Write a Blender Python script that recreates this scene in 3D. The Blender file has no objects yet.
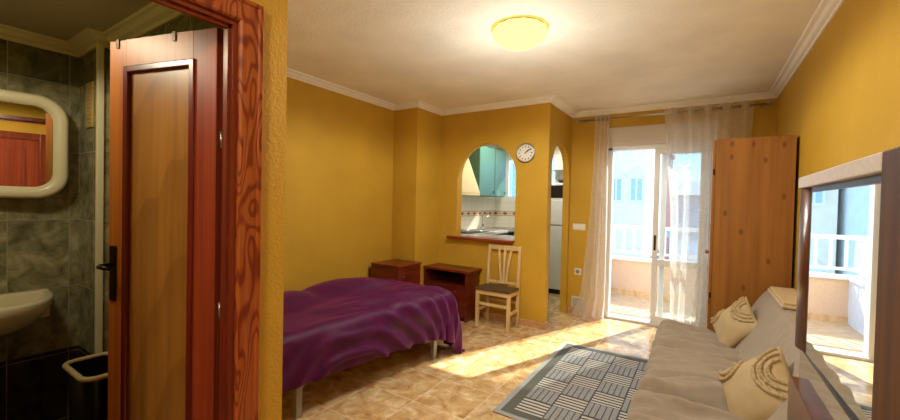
import bpy, bmesh, math, random
import numpy as np
from mathutils import Vector, Matrix, noise
random.seed(7)
SC = bpy.context.scene
COL = SC.collection
PI = math.pi
H = 1.41          # eye height
CEIL = 2.62

# ------------------------------------------------------------------ camera
CAMR = [[0.8395775463440067, 0.5427742010120331, 0.022488005485730996],
        [-0.02854236398607554, 0.002735517986986737, 0.9995888406737189],
        [-0.5424895179937246, 0.8398742070435857, -0.017788738287030998]]
FPX = 390.486
cd = bpy.data.cameras.new('camera'); cam = bpy.data.objects.new('camera', cd); COL.objects.link(cam)
cd.sensor_fit = 'HORIZONTAL'; cd.sensor_width = 36.0; cd.lens = FPX / 900 * 36; cd.clip_start = 0.02; cd.clip_end = 500
r, u, f = CAMR
cam.matrix_world = Matrix(((r[0], u[0], -f[0], 0), (r[1], u[1], -f[1], 0), (r[2], u[2], -f[2], H), (0, 0, 0, 1)))
SC.camera = cam
vs = SC.view_settings
vs.view_transform = 'Standard'; vs.look = 'None'; vs.gamma = 1.0; vs.exposure = 0.18; vs.use_curve_mapping = False

# ------------------------------------------------------------------ materials
def srgb(c):
    out = []
    for v in c:
        v = v / 255.0
        out.append(v / 12.92 if v <= 0.04045 else ((v + 0.055) / 1.055) ** 2.4)
    return tuple(out) + (1.0,)

class NT:
    def __init__(self, name):
        self.m = bpy.data.materials.new(name); self.m.use_nodes = True
        self.t = self.m.node_tree; self.t.nodes.clear()
        self.out = self.t.nodes.new('ShaderNodeOutputMaterial')
    def n(self, typ, **kw):
        nd = self.t.nodes.new(typ)
        for k, v in kw.items():
            if k.startswith('i_'):
                key = k[2:]
                key = int(key) if key.isdigit() else key.replace('_', ' ')
                nd.inputs[key].default_value = v
            else:
                setattr(nd, k, v)
        return nd
    def l(self, a, b): self.t.links.new(a, b)
    def math(self, op, a, b=None, c=None, clamp=False):
        nd = self.t.nodes.new('ShaderNodeMath'); nd.operation = op; nd.use_clamp = clamp
        for i, v in enumerate((a, b, c)):
            if v is None: continue
            if isinstance(v, (int, float)): nd.inputs[i].default_value = v
            else: self.l(v, nd.inputs[i])
        return nd.outputs[0]
    def coords(self, scale=(1, 1, 1), rot=(0, 0, 0)):
        tc = self.n('ShaderNodeTexCoord'); mp = self.n('ShaderNodeMapping')
        mp.inputs['Scale'].default_value = scale; mp.inputs['Rotation'].default_value = rot
        self.l(tc.outputs['Object'], mp.inputs['Vector'])
        return mp.outputs['Vector']
    def mix(self, fac, a, b):
        nd = self.n('ShaderNodeMix', data_type='RGBA')
        for i, v in ((0, fac), (6, a), (7, b)):
            if isinstance(v, (int, float)) or isinstance(v, tuple): nd.inputs[i].default_value = v
            else: self.l(v, nd.inputs[i])
        return nd.outputs[2]
    def ramp(self, fac, stops, interp='LINEAR'):
        nd = self.n('ShaderNodeValToRGB'); cr = nd.color_ramp; cr.interpolation = interp
        while len(cr.elements) < len(stops): cr.elements.new(0.5)
        for e, (p, c) in zip(cr.elements, stops): e.position = p; e.color = c
        self.l(fac, nd.inputs[0]); return nd.outputs[0]
    def bsdf(self, color, rough=0.5, metal=0.0, spec=0.5, **kw):
        b = self.n('ShaderNodeBsdfPrincipled')
        if isinstance(color, tuple): b.inputs['Base Color'].default_value = color
        else: self.l(color, b.inputs['Base Color'])
        if isinstance(rough, (int, float)): b.inputs['Roughness'].default_value = rough
        else: self.l(rough, b.inputs['Roughness'])
        b.inputs['Metallic'].default_value = metal
        b.inputs['Specular IOR Level'].default_value = spec
        for k, v in kw.items(): b.inputs[k.replace('_', ' ')].default_value = v
        self.l(b.outputs[0], self.out.inputs[0]); self.b = b
        return b
    def bump(self, height, strength=0.2, dist=0.01):
        nd = self.n('ShaderNodeBump'); nd.inputs['Strength'].default_value = strength; nd.inputs['Distance'].default_value = dist
        self.l(height, nd.inputs['Height']); self.l(nd.outputs[0], self.b.inputs['Normal'])

def plain(name, c, rough=0.5, metal=0.0, spec=0.5, var=0.06, scale=9, bump=0.0, bscale=60, **kw):
    t = NT(name); v = t.coords()
    nz = t.n('ShaderNodeTexNoise'); t.l(v, nz.inputs['Vector']); nz.inputs['Scale'].default_value = scale; nz.inputs['Detail'].default_value = 4
    cl = srgb(c); lo = tuple(max(0, x * (1 - var)) for x in cl[:3]) + (1,); hi = tuple(min(1, x * (1 + var)) for x in cl[:3]) + (1,)
    col = t.ramp(nz.outputs[0], [(0.3, lo), (0.7, hi)])
    t.bsdf(col, rough, metal, spec, **kw)
    if bump:
        n2 = t.n('ShaderNodeTexNoise'); t.l(v, n2.inputs['Vector']); n2.inputs['Scale'].default_value = bscale; n2.inputs['Detail'].default_value = 3
        t.bump(n2.outputs[0], bump, 0.01)
    return t.m

def wood(name, dark, light, scale=(28, 28, 1.4), rough=0.4, spec=0.5, rings=None, knots=None, bump=0.05, coat=0.0):
    t = NT(name); v = t.coords(scale)
    nz = t.n('ShaderNodeTexNoise'); t.l(v, nz.inputs['Vector']); nz.inputs['Scale'].default_value = 1.0; nz.inputs['Detail'].default_value = 6; nz.inputs['Distortion'].default_value = 0.4
    col = t.ramp(nz.outputs[0], [(0.32, srgb(dark)), (0.66, srgb(light))])
    if rings:
        v2 = t.coords(rings[0])
        wv = t.n('ShaderNodeTexWave', wave_type='RINGS', wave_profile='SAW'); t.l(v2, wv.inputs['Vector'])
        wv.inputs['Scale'].default_value = rings[1]; wv.inputs['Distortion'].default_value = rings[2]; wv.inputs['Detail'].default_value = 1.5; wv.inputs['Detail Scale'].default_value = 0.8
        m = t.ramp(wv.outputs['Fac'], [(0.45, (0, 0, 0, 1)), (0.9, (1, 1, 1, 1))])
        mm = t.math('MULTIPLY', m, rings[4])
        col = t.mix(mm, col, srgb(rings[3]))
    if knots:
        v3 = t.coords(knots[0])
        vo = t.n('ShaderNodeTexVoronoi'); t.l(v3, vo.inputs['Vector']); vo.inputs['Scale'].default_value = 1.0; vo.inputs['Randomness'].default_value = 1.0
        k = t.ramp(vo.outputs['Distance'], [(0.05, (1, 1, 1, 1)), (0.14, (0, 0, 0, 1))])
        col = t.mix(t.math('MULTIPLY', k, 0.8), col, srgb(knots[1]))
    t.bsdf(col, rough, 0.0, spec)
    t.b.inputs['Coat Weight'].default_value = coat; t.b.inputs['Coat Roughness'].default_value = 0.25
    if bump: t.bump(nz.outputs[0], bump, 0.005)
    return t.m

def stucco(name, c, bump=0.5, scale=95, var=0.05, rough=0.6):
    t = NT(name); v = t.coords()
    nz = t.n('ShaderNodeTexNoise'); t.l(v, nz.inputs['Vector']); nz.inputs['Scale'].default_value = 2.3; nz.inputs['Detail'].default_value = 5
    cl = srgb(c); lo = tuple(x * (1 - var) for x in cl[:3]) + (1,); hi = tuple(min(1, x * (1 + var)) for x in cl[:3]) + (1,)
    col = t.ramp(nz.outputs[0], [(0.35, lo), (0.65, hi)])
    t.bsdf(col, rough, 0.0, 0.25)
    n2 = t.n('ShaderNodeTexNoise'); t.l(v, n2.inputs['Vector']); n2.inputs['Scale'].default_value = scale; n2.inputs['Detail'].default_value = 2.5
    t.bump(n2.outputs[0], bump, 0.006)
    return t.m

def emis(name, c, s):
    t = NT(name); e = t.n('ShaderNodeEmission'); e.inputs[0].default_value = tuple(c) + (1,); e.inputs[1].default_value = s
    t.l(e.outputs[0], t.out.inputs[0]); return t.m

def glassy(name, tint=(1, 1, 1), refl=0.06):
    t = NT(name); tr = t.n('ShaderNodeBsdfTransparent'); tr.inputs[0].default_value = tint + (1,)
    gl = t.n('ShaderNodeBsdfGlossy'); gl.inputs['Roughness'].default_value = 0.02
    lw = t.n('ShaderNodeFresnel'); lw.inputs[0].default_value = 1.45
    mx = t.n('ShaderNodeMixShader'); t.l(lw.outputs[0], mx.inputs[0]); t.l(tr.outputs[0], mx.inputs[1]); t.l(gl.outputs[0], mx.inputs[2])
    t.l(mx.outputs[0], t.out.inputs[0]); return t.m

def sheer(name, c, clear):
    t = NT(name); v = t.coords((1, 1, 1))
    sp = t.n('ShaderNodeSeparateXYZ'); t.l(v, sp.inputs[0])
    n1 = t.n('ShaderNodeTexNoise'); t.l(t.coords((160, 160, 5)), n1.inputs['Vector']); n1.inputs['Scale'].default_value = 1
    n2 = t.n('ShaderNodeTexNoise'); t.l(t.coords((8, 8, 150)), n2.inputs['Vector']); n2.inputs['Scale'].default_value = 1
    weave = t.math('ADD', n1.outputs[0], n2.outputs[0])
    w = t.ramp(t.math('MULTIPLY', weave, 0.5), [(0.3, (1, 1, 1, 1)), (0.7, (0, 0, 0, 1))])
    col = srgb(c)
    df = t.n('ShaderNodeBsdfDiffuse'); df.inputs[0].default_value = col
    tl = t.n('ShaderNodeBsdfTranslucent'); tl.inputs[0].default_value = col
    m1 = t.n('ShaderNodeMixShader'); m1.inputs[0].default_value = 0.66; t.l(df.outputs[0], m1.inputs[1]); t.l(tl.outputs[0], m1.inputs[2])
    tr = t.n('ShaderNodeBsdfTransparent')
    m2 = t.n('ShaderNodeMixShader'); t.l(t.math('MULTIPLY_ADD', w, clear * 0.35, clear * 0.8), m2.inputs[0]); t.l(m1.outputs[0], m2.inputs[1]); t.l(tr.outputs[0], m2.inputs[2])
    t.l(m2.outputs[0], t.out.inputs[0]); return t.m

def tile_mat(name, size, base, veins, grout, rough=0.18, org=(0, 0), axes='xy', vscale=4.0, bands=None, gw=0.006, bump=0.15, spec=0.5, dist=1.6):
    """square / rectangular tiles on a plane (axes picks the two coordinates), marbled"""
    t = NT(name); v = t.coords(); sp = t.n('ShaderNodeSeparateXYZ'); t.l(v, sp.inputs[0])
    A = sp.outputs['XYZ'.index(axes[0].upper())]; B = sp.outputs['XYZ'.index(axes[1].upper())]
    a = t.math('DIVIDE', t.math('SUBTRACT', A, org[0]), size[0]); b = t.math('DIVIDE', t.math('SUBTRACT', B, org[1]), size[1])
    fa = t.math('ABSOLUTE', t.math('SUBTRACT', t.math('FRACT', a), 0.5)); fb = t.math('ABSOLUTE', t.math('SUBTRACT', t.math('FRACT', b), 0.5))
    ga = t.math('GREATER_THAN', fa, 0.5 - gw / size[0] / 2); gb = t.math('GREATER_THAN', fb, 0.5 - gw / size[1] / 2)
    g = t.math('MAXIMUM', ga, gb)
    ia = t.math('FLOOR', a); ib = t.math('FLOOR', b)
    idv = t.n('ShaderNodeCombineXYZ'); t.l(ia, idv.inputs[0]); t.l(ib, idv.inputs[1])
    wn = t.n('ShaderNodeTexWhiteNoise'); t.l(idv.outputs[0], wn.inputs['Vector'])
    off = t.n('ShaderNodeVectorMath', operation='SCALE'); t.l(wn.outputs['Color'], off.inputs[0]); off.inputs['Scale'].default_value = 7.0
    add = t.n('ShaderNodeVectorMath', operation='ADD'); t.l(v, add.inputs[0]); t.l(off.outputs[0], add.inputs[1])
    n1 = t.n('ShaderNodeTexNoise'); t.l(add.outputs[0], n1.inputs['Vector']); n1.inputs['Scale'].default_value = vscale; n1.inputs['Detail'].default_value = 8; n1.inputs['Distortion'].default_value = dist; n1.inputs['Roughness'].default_value = 0.65
    col = t.ramp(n1.outputs[0], veins)
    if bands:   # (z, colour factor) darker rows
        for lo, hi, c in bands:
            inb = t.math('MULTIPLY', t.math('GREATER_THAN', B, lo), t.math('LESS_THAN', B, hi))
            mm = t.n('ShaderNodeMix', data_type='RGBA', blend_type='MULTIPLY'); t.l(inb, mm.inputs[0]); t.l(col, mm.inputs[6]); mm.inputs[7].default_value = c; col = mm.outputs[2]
    col = t.mix(g, col, srgb(grout))
    t.bsdf(col, t.math('MULTIPLY_ADD', g, 0.4, rough), 0.0, spec)
    t.bump(t.math('SUBTRACT', 1.0, g), bump, 0.003)
    return t.m

M = {}
OCH = (198, 156, 50)
M['ochre'] = stucco('ochre_stucco', OCH, 0.5, 75)
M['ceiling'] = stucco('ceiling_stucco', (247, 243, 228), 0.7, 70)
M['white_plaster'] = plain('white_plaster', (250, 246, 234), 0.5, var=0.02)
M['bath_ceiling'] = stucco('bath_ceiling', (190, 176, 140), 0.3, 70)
M['floor'] = tile_mat('floor_marble_tile', (0.415, 0.415), None,
    [(0.30, srgb((166, 118, 70))), (0.42, srgb((200, 160, 106))), (0.54, srgb((218, 186, 136))), (0.66, srgb((238, 216, 178)))], (234, 206, 164), 0.12, (-0.855, 5.09), 'xy', 8.5, gw=0.0045, dist=0.55)
M['skirt'] = tile_mat('skirting_tile', (0.415, 5), None, [(0.3, srgb((176, 122, 78))), (0.7, srgb((220, 178, 130)))], (190, 160, 120), 0.25, (-0.855, -1), 'xz', 5)
M['balcony_floor'] = tile_mat('balcony_tile', (0.33, 0.33), None, [(0.3, srgb((205, 160, 110))), (0.7, srgb((235, 205, 160)))], (220, 200, 170), 0.4, (0, 0), 'xy', 5)
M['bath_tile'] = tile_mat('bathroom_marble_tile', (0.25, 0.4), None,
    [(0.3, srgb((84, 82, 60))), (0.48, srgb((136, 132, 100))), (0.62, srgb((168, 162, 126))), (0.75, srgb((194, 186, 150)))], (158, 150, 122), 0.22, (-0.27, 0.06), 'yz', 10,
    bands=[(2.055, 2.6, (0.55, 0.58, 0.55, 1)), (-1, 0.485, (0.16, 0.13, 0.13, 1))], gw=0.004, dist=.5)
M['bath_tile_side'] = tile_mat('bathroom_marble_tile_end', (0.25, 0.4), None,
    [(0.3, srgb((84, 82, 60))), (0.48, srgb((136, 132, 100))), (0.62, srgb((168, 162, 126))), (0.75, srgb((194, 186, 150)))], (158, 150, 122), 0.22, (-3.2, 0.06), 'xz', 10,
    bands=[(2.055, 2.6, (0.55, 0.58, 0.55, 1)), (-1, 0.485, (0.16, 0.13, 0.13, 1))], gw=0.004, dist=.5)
M['bath_floor'] = tile_mat('bathroom_floor_tile', (0.3, 0.3), None, [(0.3, srgb((60, 50, 40))), (0.7, srgb((90, 76, 60)))], (70, 60, 50), 0.3)
def figured(name, base, light, dark, sc, bands, rough=.35):
    t = NT(name); v = t.coords(sc)
    n1 = t.n('ShaderNodeTexNoise'); t.l(v, n1.inputs['Vector']); n1.inputs['Scale'].default_value = 1.0; n1.inputs['Detail'].default_value = 1.2; n1.inputs['Distortion'].default_value = 0.5
    pp = t.math('MULTIPLY', t.math('PINGPONG', t.math('MULTIPLY', n1.outputs[0], bands), 0.5), 2.0)
    n2 = t.n('ShaderNodeTexNoise'); t.l(t.coords((90, 90, 5)), n2.inputs['Vector']); n2.inputs['Scale'].default_value = 1.0
    c0 = t.ramp(n2.outputs[0], [(0.3, srgb(base)), (0.7, srgb(light))])
    col = t.mix(t.ramp(pp, [(0.5, (0, 0, 0, 1)), (0.82, (.85, .85, .85, 1))]), c0, srgb(dark))
    t.bsdf(col, rough, 0, .4); t.b.inputs['Coat Weight'].default_value = .15; t.b.inputs['Coat Roughness'].default_value = .3
    return t.m
M['casing'] = figured('figured_pine_casing', (158, 80, 32), (176, 96, 42), (112, 30, 14), (9, 9, 2.6), 11)
M['jamb'] = wood('red_pine_jamb', (104, 34, 16), (134, 56, 26), (30, 30, 1.2), 0.35, coat=0.2)
M['door_orange'] = wood('orange_veneer', (160, 86, 24), (182, 108, 36), (45, 45, 1.0), 0.42, spec=.4, coat=0.0)
M['door_red'] = wood('red_veneer', (122, 44, 22), (148, 64, 32), (60, 60, 0.8), 0.42, spec=.35, coat=0.0)
M['door_panel'] = wood('tan_oak_veneer', (136, 88, 30), (160, 108, 42), (26, 26, 1.1), 0.38, rings=((5, 5, 0.55), 1.4, 4.0, (110, 66, 22), 0.35), coat=0.2)
M['door_mold'] = wood('dark_red_moulding', (84, 20, 14), (112, 34, 20), (40, 40, 2), 0.3, coat=0.3)
M['cherry'] = wood('cherry_laminate', (80, 24, 11), (124, 45, 20), (3, 3, 26), 0.32, spec=0.5, coat=0.15)
M['sill'] = wood('red_sill', (118, 40, 20), (150, 60, 30), (3, 30, 30), 0.3, coat=0.2)
def knotty(name):
    t = NT(name); v = t.coords(); sp = t.n('ShaderNodeSeparateXYZ'); t.l(v, sp.inputs[0])
    n1 = t.n('ShaderNodeTexNoise'); t.l(t.coords((16, 16, .8)), n1.inputs['Vector']); n1.inputs['Scale'].default_value = 1.0; n1.inputs['Detail'].default_value = 5
    col = t.ramp(n1.outputs[0], [(0.3, srgb((136, 84, 32))), (0.68, srgb((164, 110, 46)))])
    st = t.math('FRACT', t.math('MULTIPLY', sp.outputs[0], 9.5))
    col = t.mix(t.math('MULTIPLY', t.math('LESS_THAN', st, .03), .35), col, srgb((120, 66, 24)))
    cv = t.n('ShaderNodeCombineXYZ'); t.l(t.math('MULTIPLY', sp.outputs[0], 8.0), cv.inputs[0]); t.l(t.math('MULTIPLY', sp.outputs[2], 4.2), cv.inputs[1])
    vo = t.n('ShaderNodeTexVoronoi', voronoi_dimensions='2D'); t.l(cv.outputs[0], vo.inputs['Vector']); vo.inputs['Scale'].default_value = 1.0
    k = t.ramp(vo.outputs['Distance'], [(0.07, (1, 1, 1, 1)), (0.13, (0, 0, 0, 1))])
    wn = t.n('ShaderNodeSeparateColor'); t.l(vo.outputs['Color'], wn.inputs[0])
    k = t.math('MULTIPLY', t.math('MULTIPLY', k, t.math('GREATER_THAN', wn.outputs[0], .45)), .62)
    col = t.mix(k, col, srgb((92, 44, 16)))
    t.bsdf(col, .42, 0, .4); return t.m
M['pine'] = knotty('knotty_honey_pine')
M['birch'] = wood('pale_birch', (206, 172, 112), (228, 200, 146), (30, 30, 3), 0.42)
M['walnut'] = wood('dark_walnut', (74, 38, 24), (104, 58, 36), (40, 40, 1.2), 0.3, coat=0.3)
M['walnut_side'] = wood('brown_walnut', (64, 36, 15), (94, 58, 25), (45, 45, 1.4), 0.5, spec=.2)
M['rail_pale'] = plain('brushed_pale_rail', (206, 196, 184), 0.45, 0.0, var=0.08, scale=120)
M['black'] = plain('black_plastic', (14, 12, 12), 0.35)
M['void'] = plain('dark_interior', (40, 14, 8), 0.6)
M['chrome'] = plain('chrome', (210, 210, 208), 0.16, 1.0, var=0.01)
M['steel'] = plain('brushed_steel', (176, 174, 168), 0.35, 1.0, var=0.04)
M['grey_metal'] = plain('grey_painted_metal', (150, 146, 138), 0.4, 0.3)
M['bronze'] = plain('dark_bronze', (50, 34, 26), 0.35, 0.8)
M['white_gloss'] = plain('white_enamel', (232, 230, 222), 0.2, var=0.01)
M['porcelain'] = plain('cream_porcelain', (226, 216, 186), 0.12, var=0.01)
M['cream_frame'] = plain('cream_frame', (226, 216, 178), 0.3, var=0.02)
M['cream_plastic'] = plain('cream_plastic', (226, 222, 206), 0.35, var=0.01)
M['beige_plastic'] = plain('beige_plastic', (192, 168, 120), 0.4)
M['alu'] = plain('white_aluminium', (232, 232, 228), 0.3, var=0.01)
M['shutter'] = plain('shutter_box_white', (214, 208, 198), 0.5, var=0.02)
M['mirror'] = plain('mirror_glass', (236, 240, 238), 0.01, 1.0, var=0.0)
M['glass'] = glassy('window_glass', (0.96, 0.98, 0.98))
M['mortar_parapet'] = plain('peach_render', (226, 196, 166), 0.8, var=0.12, scale=130, bump=0.3, bscale=90)
M['coping'] = plain('white_coping', (238, 238, 234), 0.4, var=0.02)
M['rail_white'] = plain('white_painted_rail', (238, 240, 240), 0.35, var=0.01)
M['ext_white'] = plain('white_render', (232, 234, 236), 0.8, var=0.06, scale=14, bump=0.4, bscale=50)
M['ext_beige'] = plain('beige_render', (240, 222, 196), 0.8, var=0.05, scale=3)
M['ext_blue'] = plain('pale_blue_render', (232, 234, 232), 0.8, var=0.05, scale=3)
M['ext_pink'] = plain('brick_pink_render', (150, 96, 92), 0.8, var=0.06, scale=3)
M['ext_grey'] = plain('grey_roof', (176, 182, 186), 0.8, var=0.08, scale=2)
M['ext_win'] = plain('pale_window', (170, 192, 204), 0.15, var=0.1)
M['ext_win_dark'] = plain('dark_window', (60, 62, 74), 0.2)
M['ground'] = plain('asphalt', (120, 120, 118), 0.9, var=0.1, scale=2)
M['teal'] = plain('teal_lacquer', (92, 138, 126), 0.3, var=0.05, scale=3)
M['hood'] = plain('cream_hood', (222, 204, 150), 0.4, var=0.03)
M['granite'] = plain('grey_granite', (186, 182, 176), 0.2, var=0.25, scale=120)
M['fridge'] = plain('fridge_white', (222, 222, 216), 0.3, var=0.01)
M['seat_brown'] = plain('brown_seat_vinyl', (86, 66, 46), 0.5, var=0.1, scale=40, bump=0.2, bscale=200)
M['mattress'] = plain('mattress_ticking', (190, 180, 170), 0.8, bump=0.2)
M['bed_rail'] = plain('ochre_bed_rail', (186, 150, 84), 0.35, 0.5)
M['velvet'] = plain('purple_velvet', (78, 14, 62), 0.5, spec=0.2, var=0.25, scale=12, bump=0.25, bscale=35, Sheen_Weight=0.6, Sheen_Roughness=0.35, Sheen_Tint=srgb((190, 90, 175)))
M['sofa'] = plain('taupe_cotton', (160, 146, 128), 0.85, spec=0.15, var=0.05, scale=26, bump=0.3, bscale=300, Sheen_Weight=0.2)
M['cushion'] = plain('cream_cotton', (190, 169, 130), 0.85, spec=0.15, var=0.05, scale=20, bump=0.3, bscale=260)
M['tuft'] = plain('tufted_yarn', (200, 177, 134), 0.95, spec=0.1, var=0.15, scale=90, bump=0.8, bscale=220)
M['throw'] = plain('cream_throw', (206, 182, 140), 0.9, var=0.06, bump=0.3, bscale=150)
M['sheer'] = sheer('sheer_linen', (254, 251, 245), 0.46)
M['lamp'] = emis('lamp_diffuser', (1.0, 0.86, 0.19), 2.3)
M['bin'] = plain('black_bin', (16, 14, 14), 0.3)
M['vent_metal'] = plain('grey_vent', (150, 150, 136), 0.4, 0.6)
M['vent_yellow'] = plain('yellowed_vent', (186, 156, 78), 0.4)

def kitchen_tile(name, ax):
    t = NT(name); v = t.coords(); sp = t.n('ShaderNodeSeparateXYZ'); t.l(v, sp.inputs[0])
    A = sp.outputs[ax]; Z = sp.outputs[2]
    def grid(s, X, o):
        fr = t.math('FRACT', t.math('DIVIDE', t.math('SUBTRACT', X, o), s)); return t.math('GREATER_THAN', t.math('ABSOLUTE', t.math('SUBTRACT', fr, 0.5)), 0.5 - 0.002 / s)
    g = t.math('MAXIMUM', grid(0.2, A, 0), grid(0.2, Z, 0.05))
    col = t.mix(g, srgb((232, 226, 210)), srgb((206, 198, 180)))
    band = t.math('MULTIPLY', t.math('GREATER_THAN', Z, 1.195), t.math('LESS_THAN', Z, 1.285))
    edge = t.math('GREATER_THAN', t.math('ABSOLUTE', t.math('SUBTRACT', Z, 1.24)), 0.036)
    fr = t.math('ABSOLUTE', t.math('SUBTRACT', t.math('FRACT', t.math('DIVIDE', A, 0.2)), 0.5))
    dia = t.math('LESS_THAN', t.math('ADD', t.math('MULTIPLY', fr, 2.6), t.math('MULTIPLY', t.math('ABSOLUTE', t.math('SUBTRACT', Z, 1.24)), 26)), 0.75)
    dot = t.math('GREATER_THAN', t.math('SUBTRACT', fr, t.math('MULTIPLY', t.math('ABSOLUTE', t.math('SUBTRACT', Z, 1.24)), 5)), 0.44)
    c2 = t.mix(edge, srgb((222, 206, 176)), srgb((176, 130, 96)))
    c2 = t.mix(dia, c2, srgb((158, 92, 60))); c2 = t.mix(dot, c2, srgb((150, 120, 80)))
    col = t.mix(band, col, c2)
    t.bsdf(col, 0.2); return t.m
M['ktile_y'] = kitchen_tile('kitchen_tile_side', 1)
M['ktile_x'] = kitchen_tile('kitchen_tile_end', 0)

def rug_mat():
    t = NT('rug_weave'); v = t.coords(); sp = t.n('ShaderNodeSeparateXYZ'); t.l(v, sp.inputs[0])
    X, Y = sp.outputs[0], sp.outputs[1]; W, L, b, bd = 1.2, 1.65, 0.205, 0.1075
    u = t.math('DIVIDE', t.math('SUBTRACT', X, bd), b); w = t.math('DIVIDE', t.math('SUBTRACT', Y, bd), b)
    chk = t.math('MODULO', t.math('ADD', t.math('FLOOR', u), t.math('FLOOR', w)), 2.0)
    st = t.math('LESS_THAN', t.math('FRACT', t.math('MULTIPLY', w, 5.0)), 0.55)
    br = t.math('LESS_THAN', t.math('FRACT', t.math('MULTIPLY', u, 5.0)), 0.82)
    dark = srgb((84, 86, 84)); nz = t.n('ShaderNodeTexNoise'); t.l(v, nz.inputs['Vector']); nz.inputs['Scale'].default_value = 190
    lt = t.ramp(nz.outputs[0], [(0.35, srgb((136, 138, 138))), (0.65, srgb((176, 178, 178)))])
    cs = t.mix(st, dark, srgb((206, 202, 192))); cb = t.mix(br, dark, lt)
    col = t.mix(chk, cs, cb)
    fu = t.math('ABSOLUTE', t.math('SUBTRACT', t.math('FRACT', u), 0.5)); fw = t.math('ABSOLUTE', t.math('SUBTRACT', t.math('FRACT', w), 0.5))
    col = t.mix(t.math('GREATER_THAN', t.math('MAXIMUM', fu, fw), 0.48), col, dark)
    dx = t.math('SUBTRACT', W / 2, t.math('ABSOLUTE', t.math('SUBTRACT', X, W / 2))); dy = t.math('SUBTRACT', L / 2, t.math('ABSOLUTE', t.math('SUBTRACT', Y, L / 2)))
    d = t.math('MINIMUM', dx, dy)
    col = t.mix(t.math('LESS_THAN', d, bd), col, srgb((104, 106, 98)))
    col = t.mix(t.math('LESS_THAN', d, 0.04), col, srgb((168, 170, 168)))
    t.bsdf(col, 0.95, 0.0, 0.1)
    n2 = t.n('ShaderNodeTexNoise'); t.l(v, n2.inputs['Vector']); n2.inputs['Scale'].default_value = 260; t.bump(n2.outputs[0], 0.5, 0.004)
    return t.m
M['rug'] = rug_mat()

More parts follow.
